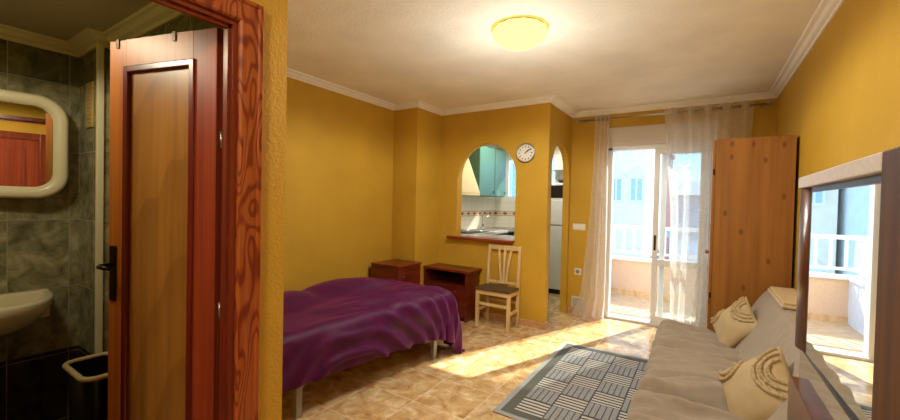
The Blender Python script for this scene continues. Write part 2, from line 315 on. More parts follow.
# ------------------------------------------------------------------ mesh builder
ORIGIN = {}
class MB:
    def __init__(self): self.v = []; self.f = []; self.sm = []
    def add(self, vs, fs, smooth=False):
        o = len(self.v); self.v += [tuple(p) for p in vs]
        for q in fs: self.f.append(tuple(i + o for i in q)); self.sm.append(smooth)
        return self
    def box(self, x0, x1, y0, y1, z0, z1, bev=0.0, seg=2, mat=None):
        if bev > 0:
            bm = bmesh.new(); bmesh.ops.create_cube(bm, size=1.0)
            for w in bm.verts: w.co = Vector((x0 + (w.co.x + .5) * (x1 - x0), y0 + (w.co.y + .5) * (y1 - y0), z0 + (w.co.z + .5) * (z1 - z0)))
            bmesh.ops.bevel(bm, geom=list(bm.edges), offset=bev, segments=seg, affect='EDGES', profile=0.5)
            bm.verts.index_update(); vs_ = [w.co.copy() for w in bm.verts]; fs = [[w.index for w in q.verts] for q in bm.faces]; bm.free()
        else:
            vs_ = [Vector(p) for p in ((x0, y0, z0), (x1, y0, z0), (x1, y1, z0), (x0, y1, z0), (x0, y0, z1), (x1, y0, z1), (x1, y1, z1), (x0, y1, z1))]
            fs = [(0, 3, 2, 1), (4, 5, 6, 7), (0, 1, 5, 4), (1, 2, 6, 5), (2, 3, 7, 6), (3, 0, 4, 7)]
        if mat is not None: vs_ = [mat @ p for p in vs_]
        return self.add(vs_, fs, False)
    def tube(self, pts, rad, segs=10, caps=True, smooth=True):
        pts = [Vector(p) for p in pts]; n = len(pts); rr = rad if isinstance(rad, (list, tuple)) else [rad] * n
        rings = []; prev = None
        for i, p in enumerate(pts):
            d = (pts[min(i + 1, n - 1)] - pts[max(i - 1, 0)]).normalized()
            if prev is None:
                a = Vector((0, 0, 1)) if abs(d.z) < 0.9 else Vector((1, 0, 0)); x = d.cross(a).normalized()
            else: x = (prev - d * prev.dot(d)).normalized()
            y = d.cross(x); prev = x
            rings.append([p + (x * math.cos(2 * PI * k / segs) + y * math.sin(2 * PI * k / segs)) * rr[i] for k in range(segs)])
        vs_ = [q for rg in rings for q in rg]; fs = []
        for i in range(n - 1):
            for k in range(segs):
                a = i * segs + k; b = i * segs + (k + 1) % segs; fs.append((a, b, b + segs, a + segs))
        self.add(vs_, fs, smooth)
        if caps:
            self.add(rings[0], [tuple(range(segs))[::-1]]); self.add(rings[-1], [tuple(range(segs))])
        return self
    def lathe(self, prof, c, segs=24, axis='z', smooth=True, rot0=0.0):
        """prof: (radius, height) list along the axis from centre c"""
        vs_ = []; fs = []; c = Vector(c)
        for (rd, h) in prof:
            for k in range(segs):
                a = rot0 + 2 * PI * k / segs; p = (rd * math.cos(a), rd * math.sin(a), h)
                if axis == 'y': p = (p[0], p[2], -p[1])
                elif axis == 'yn': p = (p[0], -p[2], p[1])
                elif axis == 'x': p = (p[2], p[0], p[1])
                vs_.append(c + Vector(p))
        for i in range(len(prof) - 1):
            for k in range(segs):
                a = i * segs + k; b = i * segs + (k + 1) % segs; fs.append((a, b, b + segs, a + segs))
        self.add(vs_, fs, smooth)
        if prof[0][0] > 1e-5: self.add(vs_[:segs], [tuple(range(segs))[::-1]])
        if prof[-1][0] > 1e-5: self.add(vs_[-segs:], [tuple(range(segs))])
        return self
    def prism(self, poly, lo, hi, axis='y', smooth=False, fn=None):
        """poly of (a,b): axis y -> (x,z); x -> (y,z); z -> (x,y)"""
        def P(a, b, t): return {'y': (a, t, b), 'x': (t, a, b), 'z': (a, b, t)}[axis]
        n = len(poly); vs_ = [P(a, b, lo) for a, b in poly] + [P(a, b, hi) for a, b in poly]
        self.add(vs_, [tuple(range(n)), tuple(range(2 * n - 1, n - 1, -1))], False)
        self.add(vs_, [(i, i + n, (i + 1) % n + n, (i + 1) % n) for i in range(n)], smooth)
        return self
    def grid(self, P, smooth=True, closed_u=False):
        nu = len(P); nv = len(P[0]); vs_ = [p for row in P for p in row]; fs = []
        for i in range(nu if closed_u else nu - 1):
            for j in range(nv - 1):
                a = i * nv + j; b = ((i + 1) % nu) * nv + j; fs.append((a, b, b + 1, a + 1))
        return self.add(vs_, fs, smooth)
    def build(self, name, mat, parent=None, loc=None):
        o_ = Vector(loc) if loc is not None else (ORIGIN[parent.name] if parent else Vector((0, 0, 0)))
        me = bpy.data.meshes.new(name); me.from_pydata([Vector(p) - o_ for p in self.v], [], self.f)
        me.polygons.foreach_set('use_smooth', self.sm)
        bm = bmesh.new(); bm.from_mesh(me); bmesh.ops.remove_doubles(bm, verts=bm.verts, dist=1e-5); bmesh.ops.recalc_face_normals(bm, faces=bm.faces); bm.to_mesh(me); bm.free()
        me.materials.append(mat if not isinstance(mat, str) else M[mat]); me.update()
        ob = bpy.data.objects.new(name, me); COL.objects.link(ob)
        if parent: ob.parent = parent
        else: ob.location = o_
        ORIGIN[ob.name] = o_
        return ob

def tag(o, label, cat, group=None, kind=None):
    if label: o['label'] = label
    if cat: o['category'] = cat
    if group: o['group'] = group
    if kind: o['kind'] = kind
    return o
def thing(name, label, cat, loc, group=None, kind=None):
    e = bpy.data.objects.new(name, None); COL.objects.link(e); e.location = loc; e.empty_display_size = 0.1
    ORIGIN[e.name] = Vector(loc); return tag(e, label, cat, group, kind)
def struct(name, mb, mat, label, cat, parent=None):
    o = mb.build(name, mat, parent); o['kind'] = 'structure'; o['label'] = label
    if not parent: o['category'] = cat
    return o
def copy_thing(root, loc, label=None, group=None):
    n = root.copy(); COL.objects.link(n); n.location = loc
    if label: n['label'] = label
    if group: n['group'] = group
    for ch in root.children:
        c = ch.copy(); COL.objects.link(c); c.parent = n
        for g in ch.children:
            d = g.copy(); COL.objects.link(d); d.parent = c
    return n
def rrect(a0, a1, b0, b1, rad, n=8):
    pts = []
    for cx, cy, s in ((a1 - rad, b1 - rad, 0), (a0 + rad, b1 - rad, 1), (a0 + rad, b0 + rad, 2), (a1 - rad, b0 + rad, 3)):
        for k in range(n + 1):
            t = (s + k / n) * PI / 2; pts.append((cx + rad * math.cos(t), cy + rad * math.sin(t)))
    return pts

# ------------------------------------------------------------------ room shell
XL, XR, YW, YK, XK = -3.32, 0.62, 5.2, 4.3, -1.47
YB = -1.5
struct('floor', MB().box(-3.45, XR + .12, YB - .12, 5.4, -0.12, 0.0), 'floor', 'glossy tan and cream marbled floor tiles of the room', 'floor')
struct('ceiling', MB().box(-3.45, XR + .12, YB - .12, 5.4, CEIL, CEIL + .15).box(-3.45, XK, 5.4, 6.85, CEIL, CEIL + .15), 'ceiling', 'cream textured plaster ceiling', 'ceiling')
struct('wall_left', MB().box(XL - .12, XL, .945, YK, 0, CEIL), 'ochre', 'long ochre stucco wall behind the bed', 'wall')
struct('wall_right', MB().box(XR, XR + .12, YB, 5.4, 0, CEIL), 'ochre', 'ochre stucco wall behind the sofa bed', 'wall')
struct('wall_front', MB().box(-3.44, XR + .12, YB - .12, YB, 0, CEIL), 'ochre', 'ochre wall at the entrance end of the room', 'wall')
struct('wall_pillar', MB().box(XL, -2.94, 3.78, YK, 0, CEIL), 'ochre', 'ochre square pillar in the corner behind the low cabinets', 'pillar')

def arch_wall(mb, u0, u1, ztop, ua, ub, zs, t0, t1, axis, n=24):
    """wall slab in (u,z) with an arched hole ua..ub, sill at zs (0 = doorway)"""
    rad = (ub - ua) / 2; uc = (ua + ub) / 2; zsp = ARCHZ - rad
    def P(uu, z, t): return (uu, t, z) if axis == 'y' else (t, uu, z)
    arc = [(uc - rad * math.cos(PI * k / n), zsp + rad * math.sin(PI * k / n)) for k in range(n + 1)]
    for t in (t0, t1):
        q = lambda pts: mb.add([P(a, b, t) for a, b in pts], [tuple(range(len(pts)))])
        q([(u0, 0), (ua, 0), (ua, zsp), (ua, ztop), (u0, ztop)]); q([(ub, 0), (u1, 0), (u1, ztop), (ub, ztop), (ub, zsp)])
        if zs > 0: q([(ua, 0), (ub, 0), (ub, zs), (ua, zs)])
        for k in range(n): q([arc[k], arc[k + 1], (arc[k + 1][0], ztop), (arc[k][0], ztop)])
    loop = [(ua, zs)] + arc + [(ub, zs)]
    for k in range(len(loop) - 1):
        (a, b), (c, d) = loop[k], loop[k + 1]; mb.add([P(a, b, t0), P(c, d, t0), P(c, d, t1), P(a, b, t1)], [(0, 1, 2, 3)], 0 < k < len(loop) - 2)
    if zs > 0: mb.add([P(ua, zs, t0), P(ub, zs, t0), P(ub, zs, t1), P(ua, zs, t1)], [(0, 1, 2, 3)])
    for a, b, c, d in ((u0, 0, u0, ztop), (u1, 0, u1, ztop), (u0, ztop, u1, ztop)):
        mb.add([P(a, b, t0), P(c, d, t0), P(c, d, t1), P(a, b, t1)], [(0, 1, 2, 3)])
    return mb
ARCHZ = 2.16
struct('wall_kitchen_front', arch_wall(MB(), -2.94, XK, CEIL, -2.675, -1.86, 0.955, YK, YK + .12, 'y'), 'ochre', 'ochre wall with the arched serving hatch and the clock', 'wall')
ARCHZ = 2.165
struct('wall_kitchen_side', arch_wall(MB(), YK + .12, YW + .2, CEIL, 4.41, 5.13, 0.0, XK - .08, XK, 'x'), 'ochre', 'ochre wall with the narrow arched kitchen doorway', 'wall')
mb = MB().box(XK, -1.02, YW, YW + .2, 0, CEIL).box(.13, XR, YW, YW + .2, 0, CEIL).box(-1.02, .13, YW, YW + .2, 2.40, CEIL)
struct('wall_back', mb, 'ochre', 'ochre end wall around the balcony door', 'wall')
# kitchen shell
struct('wall_kitchen_left', MB().box(XL - .12, XL + .01, YK, 6.85, 0, CEIL), 'ktile_y', 'white tiled kitchen wall with a brown diamond border', 'wall')
struct('wall_kitchen_partition', MB().box(XL, -2.94, YK, YK + .12, 0, CEIL), 'white_plaster', 'short kitchen wall behind the corner pillar', 'wall')
mb = MB().box(XL, -3.10, 6.7, 6.85, 0, CEIL).box(-2.1, XK, 6.7, 6.85, 0, CEIL).box(-3.10, -2.1, 6.7, 6.85, 0, 1.50).box(-3.10, -2.1, 6.7, 6.85, 2.3, CEIL)
struct('wall_kitchen_back', mb, 'ktile_x', 'white tiled kitchen end wall around its window', 'wall')
struct('floor_kitchen', MB().box(-3.44, XK, 5.4, 6.85, -0.12, 0.0), 'floor', 'kitchen floor tiles beyond the arched doorway', 'floor')
struct('wall_balcony_side', MB().box(XK - .12, XK, YW + .2, 6.85, 0, CEIL), 'ext_white', 'rough white outside wall beside the balcony', 'wall')
# kitchen window
w2 = thing('window_2', 'white framed kitchen window at the right of the teal cupboards', 'window', (-2.6, 6.75, 1.5), kind='structure')
MB().box(-3.10, -2.1, 6.71, 6.77, 1.50, 1.56).box(-3.10, -2.1, 6.71, 6.77, 2.24, 2.3).box(-3.10, -3.05, 6.71, 6.77, 1.56, 2.24).box(-2.17, -2.1, 6.71, 6.77, 1.56, 2.24).box(-2.64, -2.58, 6.71, 6.77, 1.56, 2.24).build('frame', 'alu', w2)
MB().box(-3.05, -2.17, 6.738, 6.744, 1.56, 2.24).build('pane', 'glass', w2)

# bathroom shell
mb = MB().box(-1.45, -1.39, .765, .945, 0, CEIL).box(-1.45, -1.39, YB, .16, 0, CEIL).box(-1.45, -1.39, .16, .765, 2.045, CEIL)
struct('wall_hall', mb, 'ochre', 'ochre wall strip around the bathroom doorway', 'wall')
struct('wall_bathroom_end', MB().box(XL - .12, -1.45, .85, .945, 0, CEIL), 'ochre', 'partition between the bathroom and the bed corner', 'wall')
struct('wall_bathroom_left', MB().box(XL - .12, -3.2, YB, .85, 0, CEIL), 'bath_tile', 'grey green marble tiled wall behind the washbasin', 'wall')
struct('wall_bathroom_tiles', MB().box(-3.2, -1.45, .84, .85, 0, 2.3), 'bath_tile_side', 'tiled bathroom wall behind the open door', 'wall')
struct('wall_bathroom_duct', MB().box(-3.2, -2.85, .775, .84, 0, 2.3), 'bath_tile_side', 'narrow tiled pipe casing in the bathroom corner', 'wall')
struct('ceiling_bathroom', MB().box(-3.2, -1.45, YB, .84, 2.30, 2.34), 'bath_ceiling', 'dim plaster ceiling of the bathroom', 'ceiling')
struct('floor_bathroom', MB().box(-3.2, -1.45, YB, .84, 0.0, 0.012), 'bath_floor', 'dark bathroom floor tiles', 'floor')
struct('trim_4', MB().box(-2.865, -2.835, .76, .79, 0, 2.28, .004), 'cream_frame', 'white corner strip on the bathroom pipe casing', 'trim')

def sweep(path, prof, closed=False):
    """profile of (offset to the left of travel, z) swept along an xy path with mitres"""
    n = len(path); mb_ = MB(); rings = []
    for i in range(n):
        p = Vector(path[i]); ds = []
        if closed or i > 0: ds.append((p - Vector(path[i - 1])).normalized())
        if closed or i < n - 1: ds.append((Vector(path[(i + 1) % n]) - p).normalized())
        nn = [Vector((-d.y, d.x)) for d in ds]
        m = nn[0] if len(nn) == 1 else (nn[0] + nn[1]) / (1 + nn[0].dot(nn[1]))
        rings.append([(p.x + m.x * o, p.y + m.y * o, z) for o, z in prof])
    k = len(prof)
    for i in range(n if closed else n - 1):
        a, b = rings[i], rings[(i + 1) % n]
        for j in range(k): mb_.add([a[j], a[(j + 1) % k], b[(j + 1) % k], b[j]], [(0, 1, 2, 3)])
    if not closed: mb_.add(rings[0], [tuple(range(k))]); mb_.add(rings[-1], [tuple(range(k))])
    return mb_
C = CEIL
corn = [(0, C), (0, C - .055), (.010, C - .055), (.016, C - .044), (.036, C - .036), (.052, C - .018), (.076, C - .012), (.08, C)]
path = [(XR, YB), (XR, YW), (XK, YW), (XK, YK), (-2.94, YK), (-2.94, 3.78), (XL, 3.78), (XL, .945), (-1.39, .945), (-1.39, YB)]
struct('trim_1', sweep(path, corn), 'white_plaster', 'cream plaster cornice around the ceiling', 'cornice')
C = 2.30
corn2 = [(0, C), (0, C - .06), (.012, C - .06), (.018, C - .045), (.04, C - .035), (.055, C - .015), (.07, C - .01), (.075, C)]
struct('trim_2', sweep([(-1.45, .84), (-2.85, .84), (-2.85, .775), (-3.2, .775), (-3.2, YB)], corn2), 'cream_frame', 'cream cornice around the bathroom ceiling', 'cornice')
# skirting
sk = [(0, 0), (.012, 0), (.012, .065), (.008, .075), (0, .075)]
def skirt(name, pth, label): struct(name, sweep(pth, sk), 'skirt', label, 'baseboard')
skirt('baseboard_right', [(XR, YB), (XR, YW), (.13, YW)], 'tile skirting along the sofa wall')
skirt('baseboard_back', [(-1.02, YW), (XK, YW), (XK, 5.13)], 'tile skirting under the wall sockets')
skirt('baseboard_kitchen', [(XK, 4.41), (XK, YK), (-2.94, YK), (-2.94, 3.78), (XL, 3.78), (XL, .945), (-1.39, .945), (-1.39, .86)], 'tile skirting along the hatch wall and bed wall')

# bathroom door casing
cas = MB()
cprof = [(.0, 0), (.0, .010), (.006, .018), (.020, .020), (.062, .020), (.066, .026), (.076, .028), (.080, .024), (.080, 0)]   # (outwards from the opening, proud of the wall)
cpath = lambda o: [(.752 + o, 0.0), (.752 + o, 2.032 + o), (.163 - o, 2.032 + o), (.163 - o, 0.0)]
rgs = [[(-1.39 + h_, yy, zz) for yy, zz in cpath(o)] for o, h_ in cprof]
for k in range(len(cprof)):
    A_, B_ = rgs[k], rgs[(k + 1) % len(cprof)]
    for q in range(3): cas.add([A_[q], A_[q + 1], B_[q + 1], B_[q]], [(0, 1, 2, 3)])
struct('trim_3', cas, 'casing', 'reddish pine casing with bold wavy grain round the bathroom doorway', 'door frame')
jm = MB().box(-1.455, -1.392, .735, .765, 0, 2.015).box(-1.455, -1.392, .15, .765, 2.015, 2.045).box(-1.455, -1.392, .15, .18, 0, 2.015)
jm.box(-1.425, -1.405, .724, .735, 0, 2.015).box(-1.425, -1.405, .18, .735, 2.003, 2.015)
struct('trim_5', jm, 'jamb', 'dark red door lining inside the bathroom doorway', 'door frame')

# bathroom door leaf
hx, hy = -1.473, .722; dl = Vector((-.511, -.146, 0)).normalized(); dn = Vector((-dl.y, dl.x, 0))   # dn -> away from camera?
if dn.y > 0: dn = -dn                                     # dn faces the visible side (towards -Y)
LM = Matrix(((dl.x, dn.x, 0, hx), (dl.y, dn.y, 0, hy), (0, 0, 1, 0), (0, 0, 0, 1)))  # local: x along leaf from hinge, y towards viewer, z up
LW = 0.545
d1 = thing('door_1', 'open bathroom door with a tan panel and dark moulding', 'door', (hx, hy, 0), kind='structure')
ZT = 2.02
def lb(mb_, x0, x1, y0, y1, z0, z1, bev=0): return mb_.box(x0, x1, y0, y1, z0, z1, bev, mat=LM)
P0, P1, PT = 0.112, 0.452, 1.905
mb = MB(); lb(mb, P1 + .0, LW, -.038, 0, .02, ZT, .002); lb(mb, P0, P1, -.038, 0, PT, ZT); lb(mb, P0, P1, -.038, 0, .02, .16)
mb.build('leaf_frame', 'door_orange', d1)
mb = MB(); lb(mb, 0, P0, -.038, 0, .02, ZT, .002); mb.build('hinge_stile', 'door_red', d1)
mb = MB(); lb(mb, P0, P1, -.03, -.008, .16, PT); mb.build('panel', 'door_panel', d1)
mb = MB()
for (a0, a1, z0, z1) in ((P0 - .012, P0 + .014, .15, PT + .012), (P1 - .014, P1 + .012, .15, PT + .012), (P0, P1, PT - .014, PT + .012), (P0, P1, .148, .174)):
    lb(mb, a0, a1, -.012, .007, z0, z1, .004)
mb.build('moulding', 'door_mold', d1)
mb = MB(); lb(mb, LW - .048, LW - .012, 0, .006, .99, 1.21, .003); hd = mb.build('door_handle', 'bronze', d1)
L3 = lambda x, y, z: LM @ Vector((x, y, z))
MB().tube([L3(LW - .03, .004, 1.135), L3(LW - .03, .05, 1.135), L3(LW - .04, .058, 1.133), L3(LW - .10, .06, 1.13)], [.008, .008, .009, .007]).build('lever', 'bronze', hd)
for zz in (1.62, 1.0, .3):
    MB().tube([L3(-.012, -.012, zz - .03), L3(-.012, -.012, zz + .03)], .005).build('hinge', 'steel', d1)
for i, (xx, lab) in enumerate(((.49, 'small metal clip over the outer corner of the open bathroom door'), (.195, 'small metal clip over the middle of the bathroom door top'))):
    mb = MB(); lb(mb, xx, xx + .016, 0.001, .004, ZT - .03, ZT + .002); lb(mb, xx, xx + .016, -.042, .004, ZT + .001, ZT + .004); lb(mb, xx, xx + .016, -.042, -.039, ZT - .03, ZT + .002)
    tag(mb.build('over_door_hook', 'bronze', loc=L3(xx, 0, ZT)), lab, 'hook', 'clips over the bathroom door')

d3 = thing('door_3', 'red brown wooden door across the hall seen in the bathroom mirror', 'door', (.62, .0, 0), kind='structure')
MB().box(.60, .62, -.46, .44, .01, 2.05, .002).build('leaf', 'door_red', d3)
MB().box(.592, .602, -.34, .32, .16, 1.0, .006).box(.592, .602, -.34, .32, 1.1, 1.93, .006).build('panels', 'door_red', d3)
MB().box(.585, .62, -.54, -.46, 0, 2.13, .004).box(.585, .62, .44, .515, 0, 2.13, .004).box(.585, .62, -.46, .44, 2.05, 2.13, .004).build('casing', 'jamb', d3)
MB().lathe([(.0001, -.05), (.026, -.04), (.026, -.03), (.012, -.02), (.012, 0)], (.60, .36, 1.04), 14, 'x').build('knob', 'bronze', d3)
# ------------------------------------------------------------------ bathroom things
bm_ = thing('bathroom_mirror', 'rounded bathroom mirror in a moulded cream frame on marble tiles', 'mirror', (-3.2, .36, 1.38))
outer = rrect(.0, .76, 1.385, 1.955, .13, 8); mid = rrect(.016, .744, 1.401, 1.939, .118, 8); inner = rrect(.062, .698, 1.447, 1.893, .08, 8)
BM = Matrix.Translation((-3.185, -.055, 0)) @ Matrix.Rotation(-math.radians(6.5), 4, 'Z')
mb = MB(); n = len(outer)
rings = [[BM @ Vector(p) for p in rg_] for rg_ in ([(.0, a, b) for a, b in outer], [(.022, a, b) for a, b in outer], [(.036, a, b) for a, b in mid], [(.03, (a + c) / 2, (b + d) / 2) for (a, b), (c, d) in zip(mid, inner)], [(.022, a, b) for a, b in inner], [(.006, a, b) for a, b in inner])]
mb.grid([[rg[k] for rg in rings] for k in range(n)], True, closed_u=True); mb.build('frame', 'cream_frame', bm_)
gl_ = MB(); gp = rrect(.055, .705, 1.44, 1.90, .08, 8); gl_.add([BM @ Vector((.004, a, b)) for a, b in gp] + [BM @ Vector((.012, a, b)) for a, b in gp], [tuple(range(len(gp))), tuple(range(len(gp), 2 * len(gp)))] + [(k, (k + 1) % len(gp), (k + 1) % len(gp) + len(gp), k + len(gp)) for k in range(len(gp))]); gl_.build('glass', 'mirror', bm_)
sk_ = thing('washbasin', 'cream porcelain washbasin on the bathroom wall', 'washbasin', (-3.2, .3, .62))
mb = MB(); rows = []
for k in range(33):
    a = PI * k / 32; ca, sa = math.cos(a), math.sin(a)
    def pt(s, z, inset=0.0): return (-3.195 + (.43 * s - inset * 0) * (sa ** .8), .33 + .31 * s * math.copysign(abs(ca) ** .75, ca), z)
    rows.append([pt(.30, .66), pt(.55, .67), pt(.82, .73), pt(.97, .80), pt(1.0, .845), pt(.985, .858), pt(.93, .86), pt(.86, .85), pt(.74, .79), pt(.45, .74), pt(.05, .73)])
mb.grid(rows, True); mb.box(-3.195, -3.14, .02, .64, .70, .862, .012); mb.build('basin', 'porcelain', sk_)
MB().lathe([(.09, .0), (.075, .3), (.09, .66)], (-3.02, .33, .012), 20).build('pedestal', 'porcelain', sk_)
mb = MB().tube([(-3.12, .33, .86), (-3.12, .33, .95), (-3.10, .33, .98), (-3.03, .33, .97)], .011); mb.build('faucet', 'chrome', sk_)

bn = thing('waste_bin', 'tall black bin with a beige rim beside the bathroom door', 'bin', (-2.5, .665, .012))
mb = MB(); rows = []
for z, s in ((.012, .80), (.02, .82), (.58, 1.0)):
    rows.append([(-2.43 + (a) * s, .665 + b * s, z) for a, b in rrect(-.155, .155, -.09, .09, .05, 5)])
mb.grid([list(x) for x in zip(*rows)], True, closed_u=True); mb.add(rows[0], [tuple(range(len(rows[0])))])
inn = [[(-2.43 + a * s, .665 + b * s, z) for a, b in rrect(-.155, .155, -.09, .09, .05, 5)] for z, s in ((.58, .97), (.08, .8))]
mb.grid([list(x) for x in zip(*inn)], True, closed_u=True); mb.add(inn[1], [tuple(range(len(inn[1])))])
mb.build('bin_body', 'bin', bn)
rim = [(-2.43 + a, .665 + b, .585) for a, b in rrect(-.161, .161, -.095, .095, .05, 5)]
MB().tube(rim + [rim[0]], .012, 8, caps=False).build('rim', 'beige_plastic', bn)
vt = thing('wall_vent', 'yellowed slotted vent on the bathroom pipe casing', 'vent', (-3.0, .775, 1.8))
MB().box(-3.055, -2.945, .765, .775, 1.80, 2.06, .002).build('plate', 'vent_yellow', vt)
mb = MB()
for k in range(10): mb.box(-3.035, -2.965, .762, .766, 1.83 + k * .0215, 1.838 + k * .0215)
mb.build('slots', 'beige_plastic', vt)

# ------------------------------------------------------------------ ceiling lamps
def make_lamp(x, y, z, label, lit=True):
    t = thing('ceiling_lamp', label, 'lamp', (x, y, z))
    MB().lathe([(.168, 0), (.172, -.003), (.172, -.012), (.168, -.014)], (x, y, z), 40).build('base_ring', 'white_gloss', t)
    mb = MB(); N = 12
    R1 = [(x + .182 * math.cos(2 * PI * k / N), y + .182 * math.sin(2 * PI * k / N), z - .012) for k in range(N)]
    R2 = [(x + .188 * math.cos(2 * PI * (k + .5) / N), y + .188 * math.sin(2 * PI * (k + .5) / N), z - .05) for k in range(N)]
    R3 = [(x + .130 * math.cos(2 * PI * k / N), y + .130 * math.sin(2 * PI * k / N), z - .102) for k in range(N)]
    R4 = [(x + .06 * math.cos(2 * PI * (k + .5) / N), y + .06 * math.sin(2 * PI * (k + .5) / N), z - .116) for k in range(N)]
    for A, B, o in ((R1, R2, 0), (R2, R3, 1), (R3, R4, 0)):
        for k in range(N):
            j = (k + 1) % N
            if o == 0: mb.add([A[k], A[j], B[k]], [(0, 1, 2)]); mb.add([A[j], B[j], B[k]], [(0, 1, 2)])
            else: mb.add([A[k], A[j], B[j]], [(0, 1, 2)]); mb.add([A[k], B[j], B[k]], [(0, 1, 2)])
    mb.add(R4, [tuple(range(N))]); mb.build('diffuser', 'lamp', t)
    return t
LX, LY = -1.09, 2.52
make_lamp(LX, LY, CEIL, 'glowing faceted round ceiling lamp')
make_lamp(-.45, -.75, CEIL, 'added unseen faceted fill lamp over the entrance')  # invented fixture behind the camera, added as fill for the near walls
make_lamp(-2.15, .08, 2.30, 'round ceiling lamp in the bathroom')
def ceiling_fill(x, y, z, watts, col):
    ld = bpy.data.lights.new('lamp_and_fill_light', 'POINT'); ld.energy = watts; ld.color = col; ld.shadow_soft_size = 0.05
    o = bpy.data.objects.new('lamp_and_fill_light', ld); COL.objects.link(o); o.location = (x, y, z)
def points(x, y, z, rad, n, watts, col):
    for k in range(n):
        ld = bpy.data.lights.new('lamp_and_fill_light', 'SPOT'); ld.energy = watts / n; ld.color = col; ld.shadow_soft_size = 0.02; ld.spot_size = math.radians(176); ld.spot_blend = 0.25
        o = bpy.data.objects.new('lamp_and_fill_light', ld); COL.objects.link(o); o.location = (x + rad * math.cos(2 * PI * k / n), y + rad * math.sin(2 * PI * k / n), z)
LAMP_W = 74
points(LX, LY, CEIL - .14, .12, 4, LAMP_W, (1.0, .98, .92))
ceiling_fill(LX, LY, CEIL - .60, 16, (1.0, .98, .94))  # extra point light in mid-air, added to brighten the ceiling
points(-.45, -.75, CEIL - .14, .12, 3, 70, (1.0, .95, .82))  # fill from the added entrance lamp
points(-2.15, .08, 2.30 - .13, .1, 3, 20, (1.0, .9, .66))
make_lamp(-2.3, 5.5, CEIL, 'added unseen round fill lamp in the kitchen')  # out of view, added because the kitchen window alone left it dark
points(-2.3, 5.5, CEIL - .14, .1, 3, 45, (1.0, .98, .92))  # fill from the added kitchen lamp

# ------------------------------------------------------------------ hatch sill, clock, switches
tag(MB().box(-2.77, -1.862, 4.215, 4.44, .955, .985, .004).build('serving_shelf', 'sill', loc=(-2.29, 4.3, .955)), 'red brown wooden shelf at the foot of the arched hatch', 'shelf')
ck = thing('wall_clock', 'round white wall clock between the two arches', 'clock', (-1.742, YK, 2.012))
cx, cz = -1.742, 2.012
MB().lathe([(.112, 0), (.116, .012), (.112, .026), (.102, .028), (.098, .018), (.098, .012)], (cx, YK, cz), 40, 'yn').build('rim', 'steel', ck)
MB().lathe([(.1, .010), (.1, .016), (.0001, .0165)], (cx, YK, cz), 40, 'yn', smooth=False).build('face', 'cream_plastic', ck)
for k in range(12):
    a = 2 * PI * k / 12; MB().box(-.0045, .0045, -.0195, -.0165, .066, .084, mat=Matrix.Translation((cx, YK, cz)) @ Matrix.Rotation(a, 4, 'Y')).build('hour_mark', 'black', ck)
MB().box(-.005, .005, -.0225, -.021, -.01, .055, mat=Matrix.Translation((cx, YK, cz)) @ Matrix.Rotation(math.radians(48), 4, 'Y')).build('hour_hand', 'black', ck)
MB().box(-.0035, .0035, -.025, -.0235, -.012, .08, mat=Matrix.Translation((cx, YK, cz)) @ Matrix.Rotation(math.radians(55), 4, 'Y')).build('minute_hand', 'black', ck)
sw = thing('light_switch', 'cream double light switch on the ochre wall beside the curtain', 'switch', (-1.345, YW, 1.14))
MB().box(-1.425, -1.265, YW - .01, YW, 1.095, 1.18, .003).build('plate', 'cream_plastic', sw)
for a in (-1.412, -1.341): MB().box(a, a + .064, YW - .015, YW - .009, 1.108, 1.167, .002).build('rocker', 'white_gloss', sw)
so = thing('wall_socket', 'cream wall socket below the double light switch', 'socket', (-1.345, YW, .55))
MB().box(-1.388, -1.302, YW - .01, YW, .51, .595, .003).build('plate', 'cream_plastic', so)
MB().lathe([(.026, 0), (.026, .004), (.02, .004), (.018, .001)], (-1.345, YW - .0135, .552), 20, 'y').build('outlet', 'grey_metal', so)
ve = thing('wall_vent', 'grey metal vent grille low on the wall beside the curtain hem', 'vent', (-1.32, YW, .08))
MB().box(-1.415, -1.235, YW - .014, YW, .085, .225, .003).build('plate', 'cream_plastic', ve)
mb = MB()
for k in range(7): mb.box(-1.4, -1.25, YW - .018, YW - .012, .1 + k * .016, .108 + k * .016)
mb.build('louvres', 'vent_metal', ve)

# ------------------------------------------------------------------ kitchen things
hd = thing('range_hood', 'cream sloping range hood seen through the hatch', 'range hood', (-3.05, 5.05, 1.53))
mb = MB().box(-3.305, -2.90, 4.62, 5.34, 1.53, 1.58, .004)
b0 = [(-3.305, 4.62, 1.58), (-2.90, 4.62, 1.58), (-2.90, 5.34, 1.58), (-3.305, 5.34, 1.58)]; b1 = [(-3.305, 4.76, 2.3), (-3.12, 4.76, 2.3), (-3.12, 5.2, 2.3), (-3.305, 5.2, 2.3)]
mb.add(b0 + b1, [(0, 1, 5, 4), (1, 2, 6, 5), (2, 3, 7, 6), (4, 5, 6, 7)]); mb.build('canopy', 'hood', hd)
MB().box(-3.305, -3.12, 4.76, 5.2, 2.3, CEIL).build('chimney', 'hood', hd)
def kcab(name, y0, y1, z0, z1, xf, label, grp, door='teal'):
    t = thing(name, label, 'cupboard', ((-3.31 + xf) / 2, (y0 + y1) / 2, z0), grp)
    MB().box(-3.305, xf - .02, y0 + .002, y1 - .002, z0, z1).build('cabinet_body', door, t)
    d = MB().box(xf - .019, xf, y0 + .004, y1 - .004, z0 + .003, z1 - .003, .003).build('door', door, t)
    MB().lathe([(.006, 0), (.006, .012), (.012, .016), (.009, .026)], (xf, y1 - .06, z0 + .07 if z0 > 1 else z1 - .07), 12, 'x').build('knob', 'black', d)
    return t
kcab('wall_cupboard', 5.40, 5.93, 1.54, 2.34, -2.95, 'teal kitchen wall cupboard next to the cream range hood', 'teal wall cupboards')
kcab('wall_cupboard', 5.95, 6.38, 1.54, 2.34, -2.95, 'teal kitchen wall cupboard in the corner by the kitchen window', 'teal wall cupboards')
